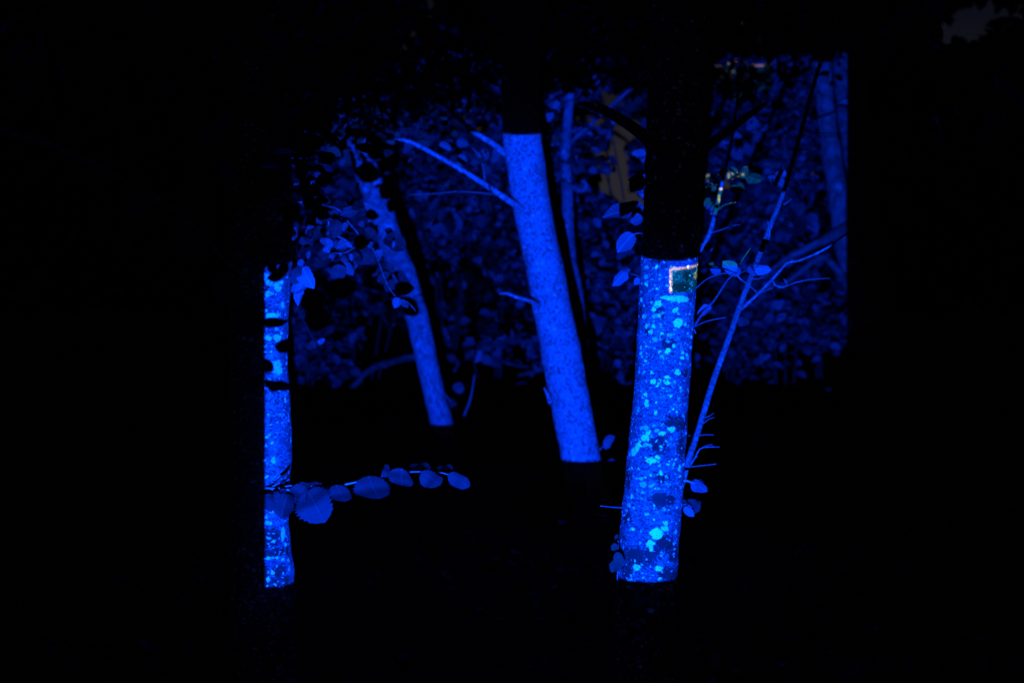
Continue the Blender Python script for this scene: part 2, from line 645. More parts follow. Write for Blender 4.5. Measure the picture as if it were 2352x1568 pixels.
# openings in the wood through which the night sky shows: x, y, half width, half height, tilt
GAPS = [(1339, 257, 22, 9, 25), (1398, 224, 13, 12, 0), (1454, 242, 9, 15, 0), (1450, 285, 14, 17, -20), (1428, 330, 15, 28, 8),
        (1432, 372, 10, 24, 10), (1424, 415, 22, 18, 0), (1400, 424, 30, 16, 20), (1440, 448, 34, 14, 22), (1462, 466, 16, 12, 0), (1372, 355, 9, 7, 0),
        (1677, 180, 14, 11, 40), (1734, 200, 8, 6, 0), (1738, 342, 12, 14, 0), (1640, 428, 18, 14, 0), (1665, 426, 14, 12, 0),
        (1952, 353, 8, 13, 0), (1945, 322, 6, 6, 0), (2240, 40, 68, 40, -12), (2175, 72, 34, 18, -8), (2345, 20, 10, 14, 0), (2113, 458, 8, 5, 20), (2022, 232, 7, 6, 0), (2019, 130, 7, 5, 30), (2127, 213, 5, 5, 0),
        (985, 8, 26, 15, -20), (974, 42, 9, 13, 10), (950, 80, 11, 14, -20), (900, 102, 13, 5, -20), (1063, 277, 7, 9, 0), (1103, 287, 7, 16, 0),
        (345, 281, 8, 5, -15), (298, 291, 4, 8, 0), (463, 276, 4, 5, 0), (535, 385, 7, 5, 0), (775, 348, 9, 6, 0), (1058, 345, 5, 5, 0)]


GAPS = [(a, b, c * 1.28, d * 1.22, e_) if i_ < 11 else (a, b, c, d, e_) for i_, (a, b, c, d, e_) in enumerate(GAPS)]


def in_gap(x, y, grow=1.0):
    for (gx, gy, a, b, an) in GAPS:
        dx, dy = x - gx, y - gy
        if abs(dx) > 130 or abs(dy) > 130:
            continue
        c_, s_ = math.cos(R(an)), math.sin(R(an))
        u, v = (dx * c_ + dy * s_) / (a * grow), (-dx * s_ + dy * c_) / (b * grow)
        if u * u + v * v < 1 + 0.5 * mnoise.noise(Vector((x * 0.05, y * 0.05, 3))):
            return True
    return False


def gap_filter(pts, leaf, grow=1.0):
    """drop leaves that would close one of the openings"""
    out = []
    for p in pts:
        x, y, d = PIX(Vector(p))
        m = leaf * 0.5 * FP / d
        if in_gap(x, y, grow) or any(in_gap(x + m * a, y + m * b, grow) for a, b in ((0, 1), (0, -1), (1, 0), (-1, 0), (.7, .7), (-.7, .7), (.7, -.7), (-.7, -.7))):
            continue
        out.append(p)
    return out


def clumps(n, centre, half, k=14, sig=0.16, lowcut=None):
    """n points in k loose clumps inside an ellipsoid"""
    cs = []
    while len(cs) < k:
        v = RNG.uniform(-1, 1, 3)
        if v @ v < 1:
            cs.append(v)
    cs = np.array(cs)
    idx = RNG.integers(0, k, n)
    p = cs[idx] + RNG.normal(0, sig, (n, 3))
    q = np.array(centre) + p * np.array(half)
    if lowcut is not None:
        q = q[q[:, 2] > lowcut]
    return q


# ------------------------------------------------------------------ ground
def ground_h(x, y):
    return 0.10 * mnoise.noise(Vector((x * 0.35, y * 0.35, 1.3))) + 0.03 * mnoise.noise(Vector((x * 1.7, y * 1.7, 5)))


m, t, bs = new_mat('forest_soil')
oc = t.new('ShaderNodeTexCoord').outputs['Object']
n1, n2 = t.noise(oc, 3.0, 5, 0.6), t.noise(oc, 40, 4, 0.7)
c = t.mix(t.step(n1, 0.35, 0.65), (0.030, 0.022, 0.015), (0.055, 0.045, 0.028))
c = t.mix(t.step(n2, 0.4, 0.7), c, (0.085, 0.06, 0.035))
t.put(bs.inputs['Base Color'], c)
bs.inputs['Roughness'].default_value = 0.95
bs.inputs['Specular IOR Level'].default_value = 0.1
bump_to(t, bs, n2, 0.8, 0.02)
M_SOIL = m
xs = sorted(set([-150, -90, -50, -30] + [round(-20 + 0.5 * i, 2) for i in range(81)] + [30, 50, 90, 150]))
ys = sorted(set([-40, -20, -8] + [round(-4 + 0.5 * i, 2) for i in range(73)] + [40, 55, 90, 160, 250]))
V = [(x, y, ground_h(x, y)) for y in ys for x in xs]
nx = len(xs)
F = [(j * nx + i, j * nx + i + 1, (j + 1) * nx + i + 1, (j + 1) * nx + i) for j in range(len(ys) - 1) for i in range(nx - 1)]
tag(link('ground', mesh('ground', V, F, M_SOIL)), kind='structure')

# ------------------------------------------------------------------ leaf materials
M_HAZEL = leaf_mat('hazel_leaf', (0.018, 0.0055, 0.0054), (0.036, 0.017, 0.015), veins=True, pale_mix=0.15, spread=0.35, transl=0.08)
M_PALE = leaf_mat('pale_leaf', (0.040, 0.026, 0.028), (0.085, 0.068, 0.075), veins=True, pale_mix=0.8, spread=0.6, transl=0.15)
M_DARK = leaf_mat('canopy_leaf', (0.035, 0.036, 0.018), (0.06, 0.055, 0.04), veins=False, pale_mix=0.4, spread=0.6)
M_BUSH = leaf_mat('bush_leaf', (0.022, 0.016, 0.014), (0.115, 0.085, 0.10), veins=False, pale_mix=0.75, spread=1.0, transl=0.2)
M_FAR = leaf_mat('far_leaf', (0.022, 0.022, 0.012), (0.035, 0.034, 0.022), veins=False, pale_mix=0.5, spread=0.6)
M_LITTER = leaf_mat('dead_leaf', (0.06, 0.04, 0.022), (0.09, 0.06, 0.035), veins=False, pale_mix=0.9, spread=0.7, transl=0)
M_IVY = leaf_mat('ivy_leaf', (0.02, 0.016, 0.007), (0.04, 0.035, 0.02), veins=True, pale_mix=0.2, spread=0.4, transl=0)

HZ = [leaf_mesh('hazel_leaf_%d' % i, M_HAZEL, 22, w, 0.12, f, cu, seed=i + 3, late=1.0) for i, (w, f, cu) in enumerate(((0.95, 0.22, 0.3), (0.84, 0.34, 0.25), (0.72, 0.25, 0.2), (0.9, 0.42, 0.35)))]
PL = [leaf_mesh('pale_leaf_%d' % i, M_PALE, 12, w, 0.06, f, cu, seed=i + 23) for i, (w, f, cu) in enumerate(((0.8, 0.3, 0.3), (0.68, 0.4, 0.2), (0.9, 0.25, 0.4), (0.6, 0.2, 0.15)))]
DK = [leaf_mesh('canopy_leaf_%d' % i, M_DARK, 8, w, 0.04, 0.25, 0.25, seed=i + 43) for i, w in enumerate((0.62, 0.72, 0.55))]
BU = [leaf_mesh('bush_leaf_%d' % i, M_BUSH, 6, w, 0.03, 0.25, 0.25, seed=i + 63) for i, w in enumerate((0.75, 0.9, 0.65))]
IV = [leaf_mesh('ivy_leaf_%d' % i, M_IVY, 8, 1.0, 0.16, 0.12, 0.15, seed=i + 83) for i in range(2)]


def single_leaves(pts, size, meshes, parent, droop=0.35, face=None):
    o, x, y, z = random_mats(np.array(pts), size, droop, face)
    for i in range(len(o)):
        M = Matrix(((x[i][0], y[i][0], z[i][0], o[i][0]), (x[i][1], y[i][1], z[i][1], o[i][1]), (x[i][2], y[i][2], z[i][2], o[i][2]), (0, 0, 0, 1)))
        link('leaf', meshes[i % len(meshes)], parent, M)


def foliage(parent, pts, size, mat, meshes, singles=60, droop=0.35, face=None, tiny=False):
    """the leaves that show largest are parts of their own, the rest one part"""
    pts = list(pts)
    if not pts:
        return
    def key(p):
        x, y, d = PIX(Vector(p))
        return d + (0 if -20 < x < 2372 and -20 < y < 1588 else 100)
    pts.sort(key=key)
    if singles:
        single_leaves(pts[:singles], size, meshes, parent, droop, face)
    if len(pts) > singles:
        o = link('foliage', leaves_mesh('foliage', np.array(pts[singles:]), size, mat, tiny, droop, face), parent)
        tag(o, kind='stuff')


# ------------------------------------------------------------------ barks
B_MID = (0.30, 0.28, 0.25)
B_BRIGHT = (0.70, 0.84, 0.66)
MOSS = (0.010, 0.006, 0.0026)

# path of the near right trunk in picture terms (centre x, y, width) at depth 5.5
T4 = [(1478, 1640, 176), (1478, 1600, 168), (1480, 1500, 150), (1487, 1325, 139), (1491, 1250, 138), (1499, 1150, 135), (1508, 1040, 132), (1520, 900, 127), (1530, 740, 128), (1538, 590, 131), (1544, 500, 130), (1550, 310, 132), (1557, 150, 134), (1566, 0, 133), (1585, -500, 126), (1610, -1200, 112), (1600, -2200, 90)]


def uv_on(path, d, x, y):
    """uv on the camera side of a stem() tube at picture point x, y (same parametrisation as tube())"""
    pts = catmull([(P(q[0], q[1], d), q[2] / FP * d / 2) for q in path], 0.02)
    rm = sum(r for _, r in pts) / len(pts)
    run, best = 0.0, None
    for i, (p, r) in enumerate(pts):
        if i:
            run += (p - pts[i - 1][0]).length
        X, Y, _ = PIX(p)
        if best is None or abs(Y - y) < best[0]:
            best = (abs(Y - y), run, X, r * FP / d)
    _, v, X, rp_ = best
    s = max(-0.97, min(0.97, (x - X) / rp_))
    # the ring starts at +X; t x s with t up, s = +X gives +Y (away), so the camera side is the angle 3/2 pi
    return (1.5 * math.pi + math.asin(s)) * rm, v, rm / (rp_ * d / FP) * d / FP


def blob_list(lst, ox, oy, sc=0.293, path=None, d=5.5, grow=1.12):
    path = path or T4
    out = []
    for (cx, cy, rx, ry) in lst:
        u, v, k_ = uv_on(path, d, ox + cx * sc, oy + cy * sc)
        out.append((u, v, rx * sc * k_ * grow, ry * sc * d / FP * grow))
    return out


SPOTS = blob_list([(630, 620, 30, 26), (765, 670, 20, 18), (790, 745, 40, 33), (600, 690, 19, 17), (640, 710, 16, 14), (800, 562, 85, 26), (700, 562, 45, 17), (550, 797, 20, 17), (597, 795, 17, 15),
                   (700, 1188, 26, 14), (705, 1212, 18, 14), (788, 1160, 22, 20), (595, 1245, 20, 17), (575, 855, 18, 18), (545, 1405, 18, 26), (510, 1030, 13, 17), (508, 955, 11, 18)], 1320, 516.7) + \
        blob_list([(735, 215, 40, 24), (535, 282, 36, 26), (475, 355, 22, 33), (450, 415, 32, 32), (575, 460, 38, 24), (665, 260, 24, 17), (557, 230, 18, 18), (655, 537, 19, 15), (805, 495, 17, 20),
                   (620, 990, 48, 44), (685, 985, 26, 20), (568, 1085, 30, 25), (575, 1128, 16, 18), (470, 1302, 30, 24), (640, 1300, 34, 22), (430, 1357, 17, 14), (692, 910, 17, 18), (430, 755, 12, 18)], 1320, 918.7)
DARKS = blob_list([(720, 910, 45, 36), (855, 1162, 24, 24), (640, 655, 34, 20), (870, 420, 40, 25), (815, 480, 70, 32), (555, 830, 24, 24)], 1320, 516.7) + \
        blob_list([(800, 150, 110, 45), (870, 110, 45, 45), (640, 350, 62, 52), (815, 350, 38, 74), (650, 755, 62, 50), (735, 740, 42, 36), (650, 590, 36, 34), (690, 1110, 85, 55), (460, 1225, 120, 55), (405, 600, 30, 55), (410, 660, 24, 34), (560, 1170, 70, 40), (400, 910, 40, 36), (770, 1190, 60, 60), (720, 1330, 80, 40), (800, 1330, 40, 50), (400, 1340, 40, 40)], 1320, 918.7)
M_T4 = lichen_bark('lichen_bark', (0.033, 0.031, 0.031), B_MID, B_BRIGHT, MOSS, 1.0, SPOTS, DARKS, 0.55, 0.0)
d1 = 5.39
T1 = [(602, 1655, 182), (602, 1568, 160), (602, 1330, 146), (598, 1262, 138), (596, 1180, 136), (599, 1100, 136), (600, 1000, 138), (597, 900, 135), (594, 800, 133), (597, 700, 135), (600, 600, 136), (601, 500, 136), (597, 250, 134), (595, 0, 132), (588, -500, 124), (570, -1200, 108), (560, -2200, 86)]
SP1 = blob_list([(470, 980, 70, 32), (400, 930, 40, 30), (380, 1020, 25, 20), (510, 1000, 35, 26), (430, 1085, 45, 18), (460, 1240, 60, 22), (400, 1235, 30, 14), (500, 1440, 40, 34), (420, 1460, 40, 24), (390, 1090, 24, 18), (540, 1180, 20, 30), (370, 815, 25, 12)], 516.6, 402, 0.2563, T1, d1) + \
    blob_list([(340, 80, 45, 24), (350, 120, 40, 26), (305, 395, 10, 9), (295, 525, 14, 10), (325, 578, 12, 9), (333, 677, 16, 15), (275, 660, 12, 10), (290, 772, 9, 9), (305, 830, 10, 12), (300, 1075, 26, 14), (330, 1362, 13, 14), (380, 1140, 16, 45), (300, 1275, 40, 10), (350, 1275, 10, 10)], 516.6, 803.6, 0.366, T1, d1)
DK1 = blob_list([(310, 1130, 60, 42), (300, 1185, 45, 36), (340, 1240, 60, 25), (370, 1370, 38, 32), (400, 1260, 20, 50), (330, 1440, 60, 22), (400, 1430, 30, 30), (280, 1400, 30, 40)], 516.6, 803.6, 0.366, T1, d1, 1.1)
M_T1 = lichen_bark('lichen_bark_streaked', (0.029, 0.026, 0.028), B_MID, tuple(v * 0.62 for v in B_BRIGHT), MOSS, 1.1, SP1, DK1, 0.35, 4.7)
M_T3 = mottled_bark('mottled_bark', (0.060, 0.042, 0.046), (0.215, 0.185, 0.19), 62, 0.34, 0.60)
M_T2 = mottled_bark('smooth_grey_bark', (0.07, 0.05, 0.055), (0.18, 0.14, 0.155), 24, 0.35, 0.65)
M_LOG = mottled_bark('dark_bough_bark', (0.02, 0.017, 0.013), (0.075, 0.06, 0.055), 12, 0.4, 0.65)  # bough bark, mottled in darker tones than the far trunks
M_T6 = mottled_bark('shaded_grey_bark', (0.05, 0.038, 0.042), (0.12, 0.095, 0.105), 22, 0.35, 0.65)
M_T5 = mottled_bark('far_grey_bark', (0.045, 0.038, 0.032), (0.115, 0.10, 0.095), 14, 0.35, 0.65)
M_TWIG = plain_bark('twig_bark', (0.085, 0.080, 0.075))
M_DTWIG = plain_bark('dark_twig_bark', (0.018, 0.015, 0.011))
M_PTWIG = plain_bark('pale_twig_bark', (0.15, 0.15, 0.13), 0.35)
M_SAP = mottled_bark('sapling_bark', (0.05, 0.05, 0.045), (0.12, 0.115, 0.10), 70)


def base_of(path, d):
    x, y, w = path[0]
    p = P(x, y, d)
    return Vector((p.x, p.y, 0.0))


# ------------------------------------------------------------------ near right tree
d4 = 5.5
right_tree = thing('lichen_tree', 'near tree with bright cyan lichen spots on its blue trunk and a teal box', 'tree', base_of(T4, d4))
stem('trunk', T4, M_T4, right_tree, d4, sides=64, step=0.015, bump=0.0042, lump=0.035, seed=1.0)
# dark limbs above the beam
stem('limb', [(1520, 360, 40), (1478, 312, 30), (1430, 277, 26), (1380, 250, 22), (1345, 240, 15), (1326, 238, 6)], M_T4, right_tree, 5.35, sides=14, step=0.03, bump=0.001, lump=0.08)
stem('limb', [(1585, 372, 30, 5.5), (1632, 330, 22, 5.45), (1690, 288, 17, 5.4), (1738, 252, 14, 5.4), (1762, 236, 5, 5.4)], M_T4, right_tree, sides=12, step=0.04, bump=0.001, lump=0.08)
for (a, b) in (((1575, -250, 40), [(1750, -420, 30), (2050, -560, 22), (2350, -700, 12)]), ((1590, -500, 45), [(1400, -720, 30), (1150, -900, 18)]), ((1600, -900, 45), [(1900, -1300, 30), (2200, -1700, 14)])):
    stem('limb', [a] + b, M_T4, right_tree, 5.5, sides=10, step=0.08)
# small shoots with leaves beside the trunk
tw = stem('twig', [(1500, 560, 5, 5.7), (1480, 538, 4, 6.1), (1462, 536, 3, 6.2), (1452, 541, 2, 6.2)], M_TWIG, right_tree, sides=6, step=0.02)
put_leaf(PL[3], tw, 1456, 538, 1417, 578, 6.2, roll=0.35, wide=1.2)
tw = stem('twig', [(1490, 640, 4, 5.6), (1470, 634, 3, 5.8), (1445, 628, 2, 5.9)], M_TWIG, right_tree, sides=6, step=0.02)
put_leaf(PL[1], tw, 1436, 620, 1410, 658, 5.9, roll=-0.5, wide=0.95)
put_leaf(PL[0], tw, 1424, 628, 1449, 621, 5.9, roll=0.6)
put_leaf(PL[2], tw, 1470, 640, 1457, 653, 5.9, roll=0.3)
tw = stem('twig', [(1500, 560, 6, 5.7), (1490, 500, 5, 6.8), (1478, 430, 4, 8.0), (1468, 360, 3, 8.6)], M_TWIG, right_tree, sides=6, step=0.04)
for (x, y, x2, y2, d, r_, i) in ((1480, 478, 1384, 492, 7.2, 0.9, 3), (1440, 478, 1472, 500, 7.2, 0.2, 0), (1476, 408, 1448, 440, 8.2, 0.1, 2), (1482, 400, 1472, 452, 8.2, 0.5, 0), (1478, 405, 1443, 416, 8.3, -0.6, 1),
                              (1480, 372, 1448, 362, 8.6, 0.5, 1), (1484, 362, 1452, 350, 8.6, 0.2, 0), (1476, 500, 1446, 512, 7.0, 0.6, 2)):
    put_leaf(PL[i], tw, x, y, x2, y2, d, roll=r_)
tw = stem('twig', [(1590, 757, 7, 5.5), (1612, 722, 6, 5.6), (1640, 690, 5, 5.7), (1672, 642, 4, 5.85), (1690, 625, 4, 5.9), (1706, 595, 3, 6.0), (1724, 570, 2, 6.0)], M_TWIG, right_tree, sides=6, step=0.02)
put_leaf(PL[1], tw, 1634, 705, 1600, 726, 5.65, roll=0.6, wide=0.9)
put_leaf(PL[0], tw, 1690, 626, 1661, 600, 5.9, roll=0.2)
put_leaf(PL[2], tw, 1698, 632, 1682, 612, 5.9, roll=-0.3)
put_leaf(PL[3], tw, 1655, 626, 1631, 617, 5.9, roll=0.1, wide=1.2)
tw2 = stem('twig', [(1598, 662, 4, 5.6), (1625, 640, 3, 5.7), (1660, 628, 3, 5.8), (1695, 627, 2, 5.9), (1745, 612, 2, 6.1)], M_TWIG, right_tree, sides=6, step=0.02)
put_leaf(PL[1], tw2, 1733, 615, 1772, 622, 6.1, roll=0.5)
put_leaf(PL[0], tw2, 1640, 608, 1628, 605, 5.8, roll=0.5)
stem('twig', [(1690, 628, 4, 5.9), (1700, 640, 3, 5.9), (1716, 652, 2, 5.95), (1740, 672, 2, 6.0)], M_TWIG, right_tree, sides=6, step=0.02)
stem('twig', [(1590, 752, 4, 5.5), (1625, 737, 2.5, 5.6), (1670, 728, 2, 5.7)], M_TWIG, right_tree, sides=6, step=0.02)
stem('twig', [(1590, 747, 4, 5.5), (1598, 765, 2.5, 5.45)], M_TWIG, right_tree, sides=6, step=0.02)
stem('twig', [(1440, 1166, 3, 5.5), (1405, 1164, 2.4, 5.45), (1379, 1161, 2, 5.4)], M_TWIG, right_tree, sides=6, step=0.02)
# leaves low on the right edge of the trunk
tw = stem('twig', [(1560, 1106, 7, 5.5), (1575, 1103, 6, 5.5), (1588, 1107, 4, 5.5), (1596, 1112, 2, 5.5)], M_PTWIG, right_tree, sides=6, step=0.02)
put_leaf(PL[0], tw, 1590, 1103, 1623, 1132, 5.55, roll=0.5, wide=0.9)
put_leaf(PL[2], tw, 1592, 1110, 1618, 1106, 5.55, roll=-0.5, wide=0.8)
tw = stem('twig', [(1560, 1160, 6, 5.5), (1577, 1157, 4, 5.55), (1590, 1165, 2, 5.55)], M_TWIG, right_tree, sides=6, step=0.02)
put_leaf(HZ[1], tw, 1576, 1150, 1606, 1174, 5.6, roll=0.2)
put_leaf(PL[3], tw, 1572, 1164, 1594, 1186, 5.55, roll=0.2)
put_leaf(HZ[2], tw, 1590, 1150, 1611, 1156, 5.6, roll=0.9)
put_leaf(HZ[0], tw, 1566, 1146, 1574, 1168, 5.55, roll=0.5)
# its crown, dark above the beam
pts = []
for i in range(5200):
    x = RNG.uniform(1250, 2900)
    y = -60 + RNG.normal(-190, 160)
    if x > 1930:
        y += min(1.0, (x - 1930) / 260) * RNG.uniform(0, 330)
    d = RNG.uniform(4.4, 7.2)
    if y > 40 and x < 1960:
        continue
    if y > (698 * D0 / d - 116) - 30 and x < 2000:
        continue
    cl = mnoise.noise(Vector((x * 0.012, y * 0.012, d)))
    if cl < -0.18:
        continue
    pts.append(tuple(P(x, y, d)))
pts = gap_filter(pts, 0.085, 0.95)
foliage(right_tree, pts, 0.085, M_DARK, DK, singles=220)

# ------------------------------------------------------------------ ivy at the foot of the near right tree
ivy = thing('ivy_plant', 'small dark ivy leaves climbing the lower left edge of the lichen spotted trunk', 'ivy', tuple(P(1405, 1600, 5.45)))
ist = stem('stem', [(1400, 1600, 4, 5.42), (1410, 1450, 4, 5.42), (1418, 1330, 3, 5.42), (1420, 1240, 2, 5.42)], M_TWIG, ivy, sides=6, step=0.03)
for (x, y, x2, y2, r_) in ((1418, 1250, 1401, 1266, 0.5), (1420, 1228, 1410, 1240, 0.8), (1428, 1272, 1405, 1290, -0.3), (1420, 1290, 1398, 1318, 0.5), (1432, 1282, 1410, 1300, 0.2), (1436, 1350, 1418, 1372, 0.1), (1448, 1360, 1438, 1392, 0.3), (1490, 1352, 1476, 1372, 0.2),
                        (1520, 1362, 1530, 1384, -0.3), (1440, 1395, 1425, 1420, 0.4), (1470, 1400, 1462, 1426, 0.1), (1510, 1420, 1500, 1450, 0.2), (1455, 1440, 1444, 1470, 0.3), (1410, 1420, 1392, 1440, 0.3)):
    put_leaf(IV[(x + y) % 2], ist, x, y, x + (x2 - x) * 0.8, y + (y2 - y) * 0.8, 5.36, roll=r_)

# ------------------------------------------------------------------ near left tree
left_tree = thing('streaked_tree', 'near left tree lit blue in one narrow upright strip down its right side', 'tree', base_of(T1, d1))
stem('trunk', T1, M_T1, left_tree, d1, sides=64, step=0.015, bump=0.0055, lump=0.03, seed=6.0)
for (a, b) in (((590, -200, 45), [(400, -420, 30), (150, -560, 20), (-150, -700, 12)]), ((585, -450, 45), [(760, -700, 30), (900, -900, 18)]), ((575, -900, 45), [(350, -1300, 28), (100, -1700, 14)])):
    stem('limb', [a] + b, M_T1, left_tree, d1, sides=10, step=0.08)

# sharp hazel like shoot that leaves the left trunk at mid height
KX, KY, KS = 516.6, 803.6, 0.366


def k2(cx, cy):
    return KX + cx * KS, KY + cy * KS


sp = []
for (cx, cy, w, d) in ((120, 850, 7, 5.45), (262, 866, 6, 5.26), (400, 877, 5, 5.22), (565, 883, 4.5, 5.2), (660, 866, 4.2, 5.2), (760, 842, 4, 5.2), (860, 821, 3.8, 5.2), (975, 795, 3.4, 5.2), (1040, 776, 3, 5.2), (1190, 763, 2.6, 5.22), (1330, 765, 2.4, 5.24), (1400, 780, 2, 5.25), (1430, 795, 1.5, 5.25)):
    x, y = k2(cx, cy)
    sp.append((x, y, w, d))
shoot = stem('twig', sp, M_PTWIG, left_tree, sides=8, step=0.015)
side = stem('twig', [(*k2(270, 885), 4, 5.26), (*k2(350, 862), 3.4, 5.22), (*k2(430, 848), 3, 5.2), (*k2(530, 852), 2, 5.2), (*k2(610, 862), 1.5, 5.2)], M_PTWIG, left_tree, sides=6, step=0.015)
stem('twig', [(*k2(290, 860), 3.4, 5.26), (*k2(350, 830), 3, 5.22), (*k2(405, 812), 2, 5.2)], M_PTWIG, left_tree, sides=6, step=0.015)
# base x, y, tip x, y, mesh, roll, width factor, depth change of the tip
for (bx, by, tx, ty, i, r_, w, dz) in (
        (700, 845, 745, 962, 0, 0.55, 1.18, 0.03), (905, 790, 955, 948, 0, 0.45, 1.28, 0.04), (1110, 742, 1105, 860, 3, 0.4, 1.35, 0.03), (1240, 760, 1350, 856, 1, 0.45, 0.92, 0.03), (1405, 775, 1534, 862, 2, 0.35, 0.78, 0.02),
        (1290, 748, 1147, 718, 2, 1.12, 0.75, 0.03), (1432, 748, 1320, 735, 2, 1.1, 0.7, 0.03), (985, 790, 1030, 722, 1, 0.7, 0.95, 0.02), (470, 830, 606, 850, 2, 1.05, 0.8, 0.03), (520, 880, 610, 1066, 0, 0.25, 1.08, -0.05),
        (400, 905, 345, 1045, 3, 0.5, 1.1, -0.03), (500, 850, 440, 975, 1, 0.4, 1.0, 0.03), (268, 900, 285, 1010, 1, 0.3, 0.8, -0.02), (310, 890, 345, 940, 2, 0.2, 0.9, -0.02), (345, 830, 415, 795, 2, 1.2, 0.8, 0.02), (380, 870, 375, 940, 3, 0.8, 1.0, 0.02)):
    x, y = k2(bx, by)
    x2, y2 = k2(tx, ty)
    put_leaf(HZ[i], shoot, x, y, x2, y2, 5.17, 5.17 + dz, roll=r_, wide=w)
for (bx, by, tx, ty) in ((700, 850, 690, 858), (912, 812, 905, 790), (1120, 768, 1110, 745), (1225, 764, 1240, 762)):
    stem('twig', [(*k2(bx, by), 2, 5.2), (*k2(tx, ty), 1.6, 5.18)], M_PTWIG, left_tree, sides=5, step=0.02)

# lit spray of leaves behind the left trunk
CX, CY, CS = 516.6, 402.0, 0.2563


def k1(cx, cy):
    return CX + cx * CS, CY + cy * CS


spray = stem('branch', [(600, 440, 14, 5.5), (640, 455, 11, 6.2), (*k1(600, 230), 8, 6.9), (*k1(770, 270), 6, 7.1), (*k1(930, 400), 5, 7.2), (*k1(930, 470), 4.5, 7.2), (*k1(1000, 545), 4, 7.2), (*k1(1090, 585), 3, 7.2)], M_TWIG, left_tree, sides=6, step=0.03)
stem('twig', [(*k1(930, 470), 3.5, 7.2), (*k1(925, 520), 3, 7.15), (*k1(915, 560), 2, 7.15)], M_TWIG, left_tree, sides=5, step=0.02)
stem('twig', [(*k1(960, 700), 1.6, 7.1), (*k1(1080, 695), 2, 7.1), (*k1(1190, 640), 2, 7.1), (*k1(1310, 645), 2, 7.15), (*k1(1370, 760), 1.8, 7.2), (*k1(1450, 970), 1.8, 7.2), (*k1(1530, 1085), 1.8, 7.2), (*k1(1640, 1140), 1.6, 7.2), (*k1(1710, 1220), 2, 7.2)], M_TWIG, left_tree, sides=5, step=0.02)
stem('twig', [(*k1(640, 1130), 2.4, 7.1), (*k1(650, 1200), 2, 7.1), (*k1(720, 1330), 2, 7.15), (*k1(800, 1480), 1.8, 7.2), (*k1(860, 1540), 2, 7.2)], M_DTWIG, left_tree, sides=5, step=0.02)
stem('twig', [(*k1(780, 265), 4, 7.1), (*k1(1000, 300), 3, 7.3), (*k1(1120, 440), 3, 7.3), (*k1(1190, 520), 3, 7.3), (*k1(1220, 580), 2, 7.3)], M_TWIG, left_tree, sides=5, step=0.02)
